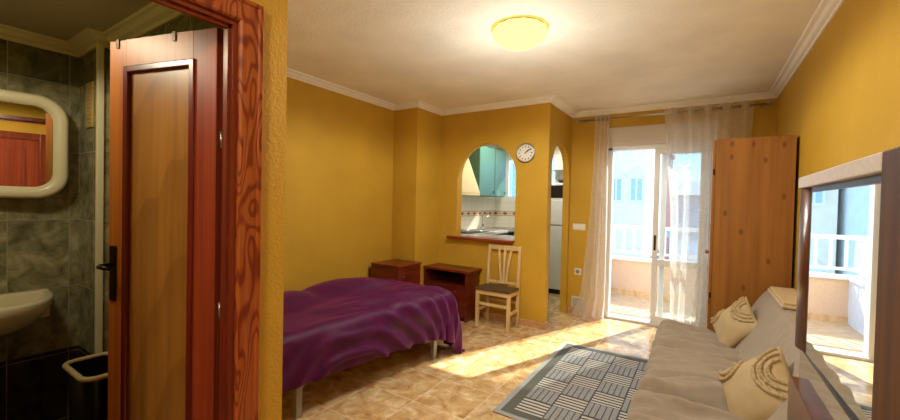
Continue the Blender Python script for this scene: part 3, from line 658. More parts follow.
bc = thing('base_cupboard', 'teal kitchen base units under the granite worktop', 'cupboard', (-3.02, 5.56, .02))
MB().box(-3.305, -2.76, 4.45, 6.69, .02, .94).build('cabinet_body', 'teal', bc)
for (a, b) in ((5.02, 5.56), (5.565, 6.12)): MB().box(-2.76, -2.742, a, b, .04, .92, .003).build('door', 'teal', bc)
MB().box(-2.74, -1.77, 4.45, 4.98, .02, .94).build('hatch_side_unit', 'teal', bc)
tag(MB().box(-3.31, -2.70, 4.44, 6.69, .94, .98, .004).box(-2.70, -2.2, 6.15, 6.69, .94, .98, .004).box(-2.70, -1.75, 4.44, 5.0, .94, .98, .004).build('worktop', 'granite', loc=(-3.0, 5.5, .94)), 'speckled grey granite kitchen worktop behind the hatch', 'worktop')
kb = thing('base_cupboard', 'teal kitchen base cupboard under the kitchen window', 'cupboard', (-2.45, 6.45, .02))
MB().box(-2.70, -2.2, 6.19, 6.69, .02, .94).build('cabinet_body', 'teal', kb); MB().box(-2.69, -2.21, 6.172, 6.189, .03, .93, .003).build('door', 'teal', kb)
sn = thing('kitchen_sink', 'stainless steel kitchen sink on the worktop', 'sink', (-3.0, 5.9, .98))
MB().box(-3.24, -2.78, 5.66, 6.5, .98, .986, .002).build('rim', 'steel', sn)
MB().box(-3.16, -2.86, 5.72, 6.05, .9855, .9875, .0005).build('bowl', 'grey_metal', sn)
fa = thing('kitchen_faucet', 'slim chrome kitchen faucet behind the sink', 'faucet', (-3.2, 5.98, .986))
MB().lathe([(.03, 0), (.026, .05), (.016, .06)], (-3.19, 5.98, .986), 16).build('faucet_base', 'chrome', fa)
MB().tube([(-3.19, 5.98, 1.04), (-3.19, 5.98, 1.19), (-3.16, 5.975, 1.225), (-3.10, 5.965, 1.22), (-3.05, 5.96, 1.19)], .011, 10).build('spout', 'chrome', fa)
MB().tube([(-3.17, 5.98, 1.045), (-3.12, 5.94, 1.075)], .008, 8).build('lever', 'chrome', fa)
hb = thing('cooktop', 'dark electric cooktop under the range hood', 'cooktop', (-3.02, 5.1, .98))
MB().box(-3.27, -2.77, 4.8, 5.42, .98, .988, .002).build('plate', 'black', hb)
for (a, b) in ((-3.14, 4.96), (-3.14, 5.26), (-2.9, 4.96), (-2.9, 5.26)):
    MB().lathe([(.085, 0), (.085, .008), (.07, .012)], (a, b, .988), 20).build('burner', 'steel', hb)
fr = thing('refrigerator', 'white refrigerator seen through the narrow arched doorway', 'refrigerator', (-1.88, 6.4, 0))
MB().box(-2.16, -1.61, 6.16, 6.68, .03, 1.49, .006).build('fridge_body', 'fridge', fr)
MB().box(-2.16, -1.61, 6.10, 6.155, .08, 1.085, .008).build('lower_door', 'fridge', fr)
MB().box(-2.16, -1.61, 6.10, 6.155, 1.10, 1.49, .008).build('freezer_door', 'fridge', fr)
MB().box(-2.15, -1.62, 6.13, 6.16, .0, .075).build('plinth', 'black', fr)
mw = thing('microwave_oven', 'small microwave with a black window on top of the refrigerator', 'microwave', (-1.88, 6.35, 1.49))
MB().box(-2.13, -1.64, 6.17, 6.55, 1.495, 1.77, .006).build('oven_body', 'fridge', mw)
MB().box(-2.05, -1.76, 6.16, 6.171, 1.53, 1.735, .003).build('oven_window', 'black', mw)
MB().box(-1.735, -1.66, 6.16, 6.171, 1.52, 1.745, .002).build('control_panel', 'cream_plastic', mw)
for a in (-2.08, -1.7): MB().box(a, a + .03, 6.2, 6.5, 1.491, 1.497).build('foot', 'black', mw)
fp = thing('frying_pan', 'black frying pan lying on top of the microwave', 'pan', (-1.85, 6.33, 1.77))
MB().lathe([(.10, 0.0), (.14, .045), (.145, .05), (.135, .046), (.097, .006), (0.0001, .006)], (-1.86, 6.33, 1.771), 24).build('pan_bowl', 'black', fp)
MB().tube([(-1.80, 6.2, 1.81), (-1.755, 6.13, 1.83), (-1.72, 6.06, 1.85)], .011, 8).build('handle', 'black', fp)
tag(MB().box(-2.2, -1.6, 6.38, 6.69, 2.0, 2.025, .002).build('kitchen_shelf', 'fridge', loc=(-1.9, 6.69, 2.0)), 'white shelf on the kitchen wall above the microwave', 'shelf')

# ------------------------------------------------------------------ balcony door
d2 = thing('door_2', 'white aluminium sliding balcony door standing half open', 'sliding door', (-.445, 5.3, 0), kind='structure')
fr_ = MB().box(-1.02, -.965, 5.24, 5.36, .0, 2.15, .003).box(.075, .13, 5.24, 5.36, 0, 2.15, .003).box(-1.02, .13, 5.24, 5.36, 2.115, 2.165, .003).box(-1.02, .13, 5.22, 5.38, 0, .03, .003)
fr_.build('outer_frame', 'alu', d2)
MB().box(-1.02, .13, 5.215, 5.39, 2.165, 2.40, .004).build('shutter_box', 'shutter', d2)
def sash(x0, x1, y, nm):
    w = .058
    s = MB().box(x0, x0 + w, y - .016, y + .016, .03, 2.115, .004).box(x1 - w, x1, y - .016, y + .016, .03, 2.115, .004).box(x0 + w, x1 - w, y - .016, y + .016, 2.05, 2.115, .003).box(x0 + w, x1 - w, y - .016, y + .016, .03, .11, .003).box(x0 + w, x1 - w, y - .016, y + .016, .72, .79, .003).build('sash', 'alu', d2)
    MB().box(x0 + w, x1 - w, y - .003, y + .003, .11, .72).box(x0 + w, x1 - w, y - .003, y + .003, .79, 2.05).build('pane', 'glass', s)
    return s
s1 = sash(-.425, .075, 5.332, 'fixed'); s2 = sash(-.495, .03, 5.27, 'slide')
MB().box(-.478, -.455, 5.245, 5.255, .90, 1.08, .003).build('handle', 'black', s2)

# ------------------------------------------------------------------ balcony and outside
struct('floor_balcony', MB().box(XK, 2.0, 5.4, 7.0, -.14, -.01), 'balcony_floor', 'sunlit balcony floor tiles', 'floor')
struct('wall_balcony_parapet', MB().box(-1.47, 2.0, 6.85, 6.99, -.14, .55), 'mortar_parapet', 'peach rendered balcony parapet under the white railing', 'parapet')
struct('wall_balcony_return', MB().box(-1.34, -1.23, 5.4, 6.85, -.14, .55), 'ext_white', 'white rendered parapet at the kitchen end of the balcony', 'parapet')
struct('trim_6', MB().box(-1.47, 2.0, 6.81, 7.02, .55, .595, .006).box(-1.36, -1.205, 5.41, 6.81, .55, .595, .006), 'coping', 'white coping on the balcony parapet', 'coping')
struct('baseboard_balcony', MB().box(-1.23, 2.0, 6.835, 6.85, -.01, .08), 'balcony_floor', 'tile skirting at the foot of the balcony parapet', 'baseboard')
rl = thing('balcony_railing', 'white metal railing on the balcony parapet', 'railing', (-.4, 6.92, .595))
MB().box(-1.42, 2.0, 6.885, 6.955, 1.055, 1.11, .008).build('top_rail', 'rail_white', rl)
MB().box(-1.42, 2.0, 6.9, 6.94, .66, .695, .004).build('bottom_rail', 'rail_white', rl)
x = -1.36
while x < 1.95:
    MB().box(x - .014, x + .014, 6.906, 6.934, .695, 1.055).build('baluster', 'rail_white', rl); x += .148
for x in (-1.39, -.1, 1.2): MB().box(x - .02, x + .02, 6.9, 6.94, .595, .66).build('foot', 'rail_white', rl)
rs = thing('balcony_railing', 'white metal railing along the kitchen end of the balcony', 'railing', (-1.28, 6.15, .595))
MB().box(-1.31, -1.255, 5.42, 6.883, 1.055, 1.11, .008).build('top_rail', 'rail_white', rs)
MB().box(-1.30, -1.265, 5.42, 6.898, .66, .695, .004).build('bottom_rail', 'rail_white', rs)
y = 5.5
while y < 6.85:
    MB().box(-1.296, -1.27, y - .013, y + .013, .695, 1.055).build('baluster', 'rail_white', rs); y += .148
for y in (5.5, 6.2): MB().box(-1.30, -1.265, y, y + .03, .595, .66).build('foot', 'rail_white', rs)

struct('ground', MB().box(-60, 60, 7.4, 140, -7.2, -7.0), 'ground', 'street far below the balcony', 'ground')
def building(label, mat, x0, x1, y0, y1, z1, wins, pediment=False, wm='ext_win'):
    t = thing('apartment_building', label, 'building', ((x0 + x1) / 2, (y0 + y1) / 2, -7))
    MB().box(x0, x1, y0, y1, -7, z1).box(x0 - .15, x1 + .15, y0 - .15, y1, z1, z1 + .3).build('facade', mat, t)
    for (a, b, w, h) in wins:
        mb_ = MB().box(a - .08, a + w + .08, y0 - .08, y0 - .002, b - .1, b).box(a - .08, a, y0 - .06, y0 - .002, b, b + h).box(a + w, a + w + .08, y0 - .06, y0 - .002, b, b + h).box(a - .08, a + w + .08, y0 - .06, y0 - .002, b + h, b + h + .1).box(a + w / 2 - .03, a + w / 2 + .03, y0 - .05, y0 - .002, b, b + h)
        if pediment: mb_.prism([(a - .2, b + h + .1), (a + w + .2, b + h + .1), (a + w * .85, b + h + .4), (a + w / 2, b + h + .52), (a + w * .15, b + h + .4)], y0 - .1, y0 - .002, 'y')
        wn_ = mb_.build('window', 'ext_white', t); MB().box(a, a + w, y0 - .02, y0 - .001, b, b + h).build('pane', wm, wn_)
    return t
wins = [(xa, zb, .42, .9) for xa in (-3.35, -2.55) for zb in (-1.6, 1.7, 4.6)]
building('beige apartment block with arched white window heads beyond the balcony', 'ext_beige', -3.75, -2.0, 18, 26, 8.5, wins, True)
building('pale blue apartment block with tall narrow windows beyond the railing', 'ext_blue', -9.5, -3.95, 16, 24, 10, [(xa, zb, .6, 1.5) for xa in (-7.4, -6.0, -4.8) for zb in (-1.4, 1.7, 4.8)])
building('pinkish brick apartment block with dark windows far behind the beige block', 'ext_pink', -4.2, -2.2, 31, 38, 5.5, [(xa, zb, .5, .5) for xa in (-3.2, -2.75) for zb in (2.2, 3.3, 4.4)], wm='ext_win_dark')
ho = thing('low_house', 'low house with a pale sloping gable roof across the street', 'house', (1.0, 22, -7))
MB().box(-1.2, 9, 20, 28, -7, .2).build('wall', 'ext_white', ho)
MB().prism([(-1.4, .1), (9.2, .1), (9.2, 1.0), (3.4, 4.2), (-1.4, .3)], 19.8, 28.2, 'y').build('roof', 'ext_grey', ho)
hr = thing('low_house', 'long grey roofed house row on the horizon', 'house', (2, 45, -7))
MB().box(-6, 22, 42, 50, -7, 2.6).build('wall', 'ext_grey', hr); MB().prism([(41.5, 2.6), (50.5, 2.6), (46, 4.2)], -6.2, 22.2, 'x').build('roof', 'ext_grey', hr)
ac = thing('air_conditioner', 'white air conditioner box on the beige facade beyond the balcony', 'air conditioner', (-3.55, 17.9, 3.05))
MB().box(-3.72, -3.3, 17.5, 17.84, 3.05, 3.5, .02).build('casing', 'ext_white', ac)
MB().lathe([(.16, 0), (.16, .01), (.02, .012)], (-3.51, 17.485, 3.28), 20, 'y').build('fan_grille', 'ext_grey', ac)

# ------------------------------------------------------------------ curtains
cr = thing('curtain_rod', 'thin metal curtain rod above the balcony door', 'curtain rod', (-.45, 5.1, 2.5))
RY, RZ = 5.1, 2.495
MB().tube([(-1.36, RY, RZ), (.52, RY, RZ)], .011, 10).build('rod', 'steel', cr)
for s_ in (-1.38, .54): MB().lathe([(.0001, -.025), (.017, -.018), (.024, 0), (.017, .018), (.0001, .025)], (s_, RY, RZ), 14, 'x').build('finial', 'steel', cr)
for xx in (-1.29, .49): MB().tube([(xx, RY, RZ), (xx, YW, RZ)], .008, 8).build('bracket', 'steel', cr)

def curtain(label, top, bot, ncyc, amp_t, amp_b, zb, seed, puddle=0.0, pinch=None, flare=.8):
    rnd = random.Random(seed); ph = [rnd.uniform(0, 6.28) for _ in range(4)]
    t = thing('sheer_curtain', label, 'curtain', ((top[0] + top[1]) / 2, RY, RZ), 'sheer linen curtains at the balcony door')
    NU, NV = 140, 44; Pq = []
    for i in range(NU + 1):
        s = i / NU; row = []
        for j in range(NV + 1):
            v_ = j / NV; z = RZ + .045 + (zb - RZ - .045) * v_
            e = v_ ** flare
            if pinch: x0, x1 = [np.interp(v_, pinch[0], pinch[k]) for k in (1, 2)]
            else: x0 = top[0] + (bot[0] - top[0]) * e; x1 = top[1] + (bot[1] - top[1]) * e
            a = amp_t + (amp_b - amp_t) * v_
            phs = ncyc * 2 * PI * s
            y_ = RY + a * math.cos(phs + .35 * math.sin(2.1 * v_ + ph[0])) + .018 * v_ * math.sin(ncyc * 3.3 * s + ph[1] + 2 * v_)
            x_ = x0 + (x1 - x0) * s + .012 * math.sin(phs * .5 + ph[2] + 3 * v_) * v_
            if puddle and v_ > .9: y_ -= puddle * ((v_ - .9) / .1) ** 1.5 * (.4 + .6 * math.sin(3 * s + ph[3]) ** 2); x_ -= .06 * (v_ - .9) / .1 * (1 - s)
            row.append((x_, y_, z))
        Pq.append(row)
    cl = MB().grid(Pq).build('curtain_panel', 'sheer', t)
    for k in range(int(ncyc * 2)):
        s = (k + .5) / (ncyc * 2) ; xq = top[0] + (top[1] - top[0]) * s
        cpts = [(xq + .004 * (1 if k % 2 else -1), RY + .024 * math.cos(a_), RZ + .024 * math.sin(a_)) for a_ in [2 * PI * q / 14 for q in range(15)]]
        MB().tube(cpts, .0055, 6, caps=False).build('eyelet', 'steel', t)
    return t
curtain('gathered sheer curtain hanging left of the open balcony door', (-1.165, -.985), (-1.31, -.965), 3.5, .03, .05, .02, 3, puddle=.09, flare=2.2)
curtain('wide sheer curtain hanging over the right pane beside the pine wardrobe', (-.37, .42), (-.33, .2), 5, .045, .065, .02, 5,
        pinch=([0, .2, .45, .7, 1], [-.4, -.36, -.31, -.3, -.29], [.43, .40, .36, .3, .2]))

# ------------------------------------------------------------------ wardrobe
wd = thing('wardrobe', 'tall honey pine wardrobe with knots beside the curtain', 'wardrobe', (.34, 4.5, 0))
wm = MB().box(.085, .60, 4.0, 4.022, 0, 2.0, .002); wm.build('side_panel', 'pine', wd)
MB().box(.085, .60, 4.93, 4.95, 0, 2.0, .002).box(.085, .60, 4.022, 4.93, 1.975, 1.998).box(.085, .60, 4.022, 4.93, .05, .07).box(.585, .60, 4.022, 4.93, .07, 1.975).build('carcass', 'pine', wd)
for (a, b, kx) in ((4.005, 4.474, 4.43), (4.478, 4.945, 4.52)):
    d = MB().box(.062, .083, a, b, .06, 1.995, .002).build('door', 'pine', wd)
    MB().lathe([(.0001, -.03), (.017, -.022), (.017, -.016), (.008, -.012), (.008, 0)], (.062, kx, 1.0), 14, 'x').build('knob', 'pine', d)
for zz in (.65, 1.7): MB().tube([(.074, 4.001, zz), (.074, 4.001, zz + .05)], .006, 8).build('hinge', 'bronze', wd)

# ------------------------------------------------------------------ mirror cabinet at the right wall
mc = thing('mirror_cabinet', 'dark wood cabinet with a large framed mirror front at the right edge', 'cabinet', (.42, 1.1, 0))
XM = .25
MB().box(XM + .02, .60, .52, 1.505, .0, 1.485, .003).build('cabinet_body', 'walnut', mc)
MB().box(XM - .016, XM + .06, .885, 1.515, 1.475, 1.507, .003).build('top_rail', 'rail_pale', mc)
rows = []
st = [(XM + .02, 1.515), (XM - .004, 1.513), (XM - .012, 1.505), (XM - .014, 1.49), (XM - .012, 1.47), (XM + .0, 1.425), (XM + .02, 1.425)]
MB().prism([(a, b) for a, b in st], 1.02, 1.475, 'z', True).build('left_stile', 'walnut', mc)
MB().box(XM - .002, XM + .02, 1.408, 1.425, 1.02, 1.475).box(XM - .002, XM + .02, .89, 1.408, 1.46, 1.475).box(XM - .004, XM + .02, .885, .903, .94, 1.475).box(XM - .003, XM + .02, .903, 1.45, 1.016, 1.023).build('bezel', 'black', mc)
MB().prism([(XM + .004, .903), (XM + .016, .903), (XM + .014, 1.412), (XM - .0025, 1.412)], 1.023, 1.46, 'z').build('mirror', 'mirror', mc)
MB().box(XM + .001, XM + .012, .903, 1.508, .925, 1.016).build('lower_mirror', 'mirror', mc)
MB().box(XM - .022, XM + .02, .52, 1.512, .05, .925, .004).build('front_board', 'walnut', mc)
MB().box(XM - .016, XM + .02, .52, .884, .93, 1.507, .004).build('right_stile', 'walnut_side', mc)

# ------------------------------------------------------------------ sofa bed
def noisy(p, amp, sc, seed=0):
    return amp * noise.noise(Vector((p[0] * sc[0] + seed, p[1] * sc[1] + seed * .7, p[2] * sc[2])))
sf = thing('sofa_bed', 'taupe fabric sofa bed along the right wall', 'sofa', (.15, 2.75, 0))
def loft(section, y0, y1, ny, fn, name, mat, parent, endround=.05):
    n = len(section); rows = []; cx_ = sum(a for a, b in section) / n; cz_ = sum(b for a, b in section) / n
    ys = [y0 + (y1 - y0) * k / ny for k in range(ny + 1)]
    ys = [y0, y0 + .006, y0 + .02, y0 + .045] + [q for q in ys if y0 + .05 < q < y1 - .05] + [y1 - .045, y1 - .02, y1 - .006, y1]
    for q in ys:
        d = min(q - y0, y1 - q); sh = 0.0 if d >= endround else endround * (1 - math.sqrt(max(0, 1 - (1 - d / endround) ** 2)))
        row = []
        for a, b in section:
            va, vb = a - cx_, b - cz_; L_ = math.hypot(va, vb); k_ = (L_ - sh) / L_
            row.append(fn((cx_ + va * k_, q, cz_ + vb * k_)))
        rows.append(row)
    mb_ = MB(); mb_.grid([r_ + [r_[0]] for r_ in rows], True); mb_.add(rows[0], [tuple(range(n))]); mb_.add(rows[-1], [tuple(range(n))])
    return mb_.build(name, mat, parent)
def resample(poly, step):
    out = []
    for i in range(len(poly)):
        a, b = Vector(poly[i]), Vector(poly[(i + 1) % len(poly)]); k = max(1, int((b - a).length / step))
        for j in range(k): out.append(tuple(a + (b - a) * j / k))
    return out
seat_sec = resample(rrect(-.285, .46, .13, .425, .07, 6), .025)
def seat_fn(p):
    x, y, z = p
    if z > .3:
        w = .11 * (.24 - abs(noise.noise(Vector((x * 1.7 + 2.3, y * 6.5, 1.7))))) + .06 * (.22 - abs(noise.noise(Vector((x * 3.1, y * 13 + 4, 5.2))))) + noisy((x, y, 0), .02, (1.8, 8, 1), 3) + noisy((x, y, 0), .020, (3.2, 19, 1), 8) + noisy((x, y, 0), .02, (3, 5, 1), 5)
        z += w * min(1, (z - .3) / .1)
    x += noisy((0, y, z), .02, (1, 7, 5), 2) * (1 if x < -.2 else 0.2)
    return (x, y, z)
loft(seat_sec, 1.58, 3.85, 170, seat_fn, 'seat', 'sofa', sf, .06)
bk_sec = resample([(.20, .36), (.235, .44), (.415, .76), (.435, .785), (.465, .80), (.53, .795), (.575, .77), (.59, .72), (.59, .2), (.47, .2), (.47, .36)], .03)
def back_fn(p):
    x, y, z = p; w = noisy((x, y, z), .012, (5, 5, 5), 4) + noisy((x, y, z), .006, (12, 12, 12), 9)
    return (x - abs(w) * (.6 if x < .5 else 0), y, z + w * .4 * (1 if z > .6 else 0))
loft(bk_sec, 1.58, 3.92, 70, back_fn, 'backrest', 'sofa', sf, .05)
MB().box(-.22, .58, 1.64, 3.8, .07, .14).build('base', 'black', sf)
for (a, b) in ((-.16, 1.72), (-.16, 3.7), (.5, 1.72), (.5, 3.7)):
    MB().lathe([(.022, 0), (.03, .065)], (a, b, .0085 if a < 0 else .0), 12).build('foot', 'black', sf)

def cushion(label, loc, size, thick, normal, up, seed, rot=0.0):
    """square pillow; normal = facing, up = direction of its top edge"""
    nn = Vector(normal).normalized(); uu = Vector(up); uu = (uu - nn * uu.dot(nn)).normalized(); uu = Matrix.Rotation(math.radians(rot), 3, nn) @ uu; ss = uu.cross(nn)
    c = Vector(loc); t = thing('cushion', label, 'cushion', loc, 'cream tufted cushions on the sofa bed')
    def S(a, b, side):
        pa = a * (1 - .10 * (1 - b * b) * abs(a) ** 3 * 0 ) * (1 - .07 * (1 - abs(b)) ); pb = b * (1 - .07 * (1 - abs(a)))
        h = thick * (max(0, (1 - a * a)) ** .55) * (max(0, (1 - b * b)) ** .55)
        h *= 1 + .12 * noise.noise(Vector((a * 1.6 + seed, b * 1.6, side)))
        return c + ss * (pa * size) + uu * (pb * size) + nn * (h * side)
    N = 30; q = [math.sin(-PI / 2 + PI * i / N) for i in range(N + 1)]
    mb_ = MB()
    for side in (1, -1): mb_.grid([[S(a, b, side) for b in q] for a in q], True)
    mb_.build('cushion_cover', 'cushion', t)
    rnd = random.Random(seed); tb = MB()
    for (ca, cb, a0, a1, rads) in ((-.15, 1.0, PI * 1.0, PI * 2.0, (.32, .5, .68)), (-1.0, -.55, -PI * .5, PI * .5, (.3, .46))):
        for rd in rads:
            pts = []; rr = []
            for k in range(61):
                th = a0 + (a1 - a0) * k / 60; a = ca + rd * math.cos(th) * 1.15; b = cb + rd * math.sin(th)
                if abs(a) > .96 or abs(b) > .96: continue
                pts.append(S(a, b, 1) + nn * .004); rr.append(.0085 + rnd.uniform(-.003, .004))
            if len(pts) > 3: tb.tube(pts, rr, 7)
    tb.build('tufted_arcs', 'tuft', t)
    return t
cushion('cream cushion with tufted arcs at the far end of the sofa bed', (.222, 3.55, .566), .165, .07, (-.74, -.45, .5), (0, 0, 1), 11, -33)
cushion('cream cushion with tufted arcs nearer the mirror, largest in view', (.245, 2.33, .556), .17, .075, (-.70, -.50, .5), (0, 0, 1), 4, -40)
th_ = thing('folded_throw', 'folded cream throw on top of the sofa back against the wall', 'throw', (.5, 3.45, .8))
mb = MB()
for k, (a, b, z0, z1, sx) in enumerate(((3.15, 3.78, .802, .823, 0), (3.17, 3.76, .823, .842, .01))): mb.box(.43 + sx, .585, a, b, z0, z1, .008, 3)
mb.build('folded_layers', 'throw', th_)
MB().box(-.012, .012, 3.0, 3.2, 0, .16, .01, 3, mat=Matrix.Translation((.57, 0, .806)) @ Matrix.Rotation(math.radians(12), 4, 'Y')).build('raised_fold', 'throw', th_)

# ------------------------------------------------------------------ rug
rg = MB(); rows = []
for i in range(49):
    rows.append([(-1.157 + 1.2 * i / 48, 2.375 + 1.65 * j / 60, .0085 + .0015 * noise.noise(Vector((i * .2, j * .2, 0)))) for j in range(61)])
rg.grid(rows, True); rg.box(-1.157, .043, 2.375, 4.025, .001, .0075)
tag(rg.build('rug', 'rug', loc=(-1.157, 2.375, 0.0)), 'grey rug woven in striped squares on the tiled floor', 'rug')

# ------------------------------------------------------------------ nightstand and low cabinet
ns = thing('nightstand', 'cherry wood nightstand in the corner at the foot of the bed', 'nightstand', (-3.05, 3.54, 0))
nx0, nx1, ny0, ny1, nz = -3.24, -2.835, 3.345, 3.772, .69
MB().box(nx0 - .004, nx1 + .012, ny0 - .006, ny1, nz - .025, nz, .003).build('top', 'cherry', ns)
MB().box(nx0, nx1 - .02, ny0, ny1 - .004, 0, nz - .025).build('cabinet_body', 'cherry', ns)
d = MB().box(nx1 - .019, nx1, ny0 + .004, ny1 - .008, .06, nz - .03, .003).build('door', 'cherry', ns)
MB().lathe([(.006, 0), (.006, .01), (.012, .014), (.009, .024)], (nx1, ny0 + .09, .56), 12, 'x').build('knob', 'steel', d)
lc = thing('low_cabinet', 'cherry wood low cabinet with an open shelf beneath the hatch', 'cabinet', (-2.61, 4.13, 0))
a0, a1, b0_, b1_, zt = -2.935, -2.305, 3.965, 4.285, .61
MB().box(a0, a1 + .035, b0_ - .012, b1_, zt - .028, zt, .003).build('top', 'cherry', lc)
MB().box(a0, a0 + .022, b0_, b1_, 0, zt - .028).build('side_panel', 'cherry', lc)
MB().box(a1 - .024, a1, b0_, b1_, 0, zt - .028).build('side_panel', 'cherry', lc)
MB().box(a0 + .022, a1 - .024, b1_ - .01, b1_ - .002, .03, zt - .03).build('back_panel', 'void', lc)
MB().box(a0 + .022, a1 - .024, b0_ + .004, b1_ - .01, .405, .425).build('shelf', 'cherry', lc)
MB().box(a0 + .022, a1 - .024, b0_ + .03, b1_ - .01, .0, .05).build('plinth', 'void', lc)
dr = MB().box(a0 + .025, a1 - .027, b0_ - .002, b0_ + .018, .055, .402, .003).build('door', 'cherry', lc)
MB().lathe([(.006, 0), (.006, -.01), (.012, -.014), (.009, -.024)], (-2.45, b0_ - .002, .36), 12, 'y').build('knob', 'steel', dr)

# ------------------------------------------------------------------ chair
ch = thing('dining_chair', 'pale wooden chair with a brown seat under the serving hatch', 'chair', (-1.96, 4.1, 0))
X0, X1, Y0, Y1 = -2.175, -1.75, 3.955, 4.255
def legbox(x, y, z0, z1, w=.017, dy0=0, dy1=0): return MB().add([(x - w, y - w + dy0, z0), (x + w, y - w + dy0, z0), (x + w, y + w + dy0, z0), (x - w, y + w + dy0, z0), (x - w, y - w + dy1, z1), (x + w, y - w + dy1, z1), (x + w, y + w + dy1, z1), (x - w, y + w + dy1, z1)], [(0, 3, 2, 1), (4, 5, 6, 7), (0, 1, 5, 4), (1, 2, 6, 5), (2, 3, 7, 6), (3, 0, 4, 7)])
for xx in (X0 + .017, X1 - .017):
    legbox(xx, Y0 + .017, 0, .42).build('leg', 'birch', ch)
    legbox(xx, Y1 - .02, 0, .42, .016, 0, -.01).build('leg', 'birch', ch)
    legbox(xx, Y1 - .03, .42, .92, .016, 0, .045).build('back_post', 'birch', ch)
    MB().box(xx - .009, xx + .009, Y0 + .03, Y1 - .04, .17, .20).build('stretcher', 'birch', ch)
MB().box(X0 + .03, X1 - .03, Y0 + .008, Y0 + .026, .25, .28).build('stretcher', 'birch', ch)
MB().box(X0 + .03, X1 - .03, Y1 - .032, Y1 - .016, .25, .28).build('stretcher', 'birch', ch)
MB().box(X0 + .005, X1 - .005, Y0 + .004, Y0 + .026, .375, .42).box(X0 + .005, X1 - .005, Y1 - .05, Y1 - .028, .375, .42).box(X0 + .005, X0 + .026, Y0 + .02, Y1 - .04, .375, .42).box(X1 - .026, X1 - .005, Y0 + .02, Y1 - .04, .375, .42).build('seat_frame', 'birch', ch)
MB().box(X0 - .008, X1 + .008, Y0 - .015, Y1 - .045, .421, .452, .012, 3).build('seat', 'seat_brown', ch)
MB().box(X0 + .034, X1 - .034, Y1 - .002, Y1 + .02, .865, .92, .004).build('top_rail', 'birch', ch)
MB().box(X0 + .034, X1 - .034, Y1 - .04, Y1 - .022, .47, .50, .003).build('lower_rail', 'birch', ch)
xc = (X0 + X1) / 2
for k in (-1, 0, 1):
    xt, xb = xc + k * .082 + .01, xc + k * .035 + .012
    P_ = []
    for q in range(9):
        v_ = q / 8; xq = xb + (xt - xb) * v_ ** 1.4; yq = Y1 - .032 + .038 * v_ - .012 * math.sin(PI * v_); zq = .485 + .40 * v_
        P_.append([(xq - .014, yq - .005, zq), (xq + .014, yq - .005, zq), (xq + .014, yq + .005, zq), (xq - .014, yq + .005, zq), (xq - .014, yq - .005, zq)])
    MB().grid(P_, False).build('slat', 'birch', ch)

# ------------------------------------------------------------------ bed
ang = math.radians(7.0); F0 = Vector((-1.93, 3.15, 0)); U = Vector((-math.cos(ang), math.sin(ang), 0)); V = Vector((-math.sin(ang), -math.cos(ang), 0))
BW, BL = .98, 1.92
B = Matrix(((U.x, V.x, 0, F0.x), (U.y, V.y, 0, F0.y), (0, 0, 1, 0), (0, 0, 0, 1)))   # local u (to the wall), v (to the head), z
bd = thing('bed', 'single bed frame on grey metal legs under the purple velvet blanket', 'bed', (F0 + U * .49 + V * .96))
MB().box(.02, .06, .03, BL - .03, .215, .265, .004, mat=B).box(BW - .06, BW - .02, .03, BL - .03, .215, .265, .004, mat=B).box(.06, BW - .06, .03, .07, .215, .265, mat=B).box(.06, BW - .06, BL - .07, BL - .03, .215, .265, mat=B).box(.02, BW - .02, .03, BL - .03, .265, .275, mat=B).build('bed_frame', 'bed_rail', bd)
for (a, b) in ((.045, .27), (.045, BL - .34), (BW - .045, .27), (BW - .045, BL - .34)):
    lg = MB().box(a - .021, a + .021, b - .021, b + .021, 0, .225, .003, mat=B).build('leg', 'grey_metal', bd)
    MB().box(a - .028, a + .028, b - .03, b + .03, .20, .272, .003, mat=B).build('bracket', 'steel', lg)
MB().box(0.01, BW - .01, .015, BL - .015, .275, .545, .05, 4, mat=B).build('mattress', 'mattress', bd)

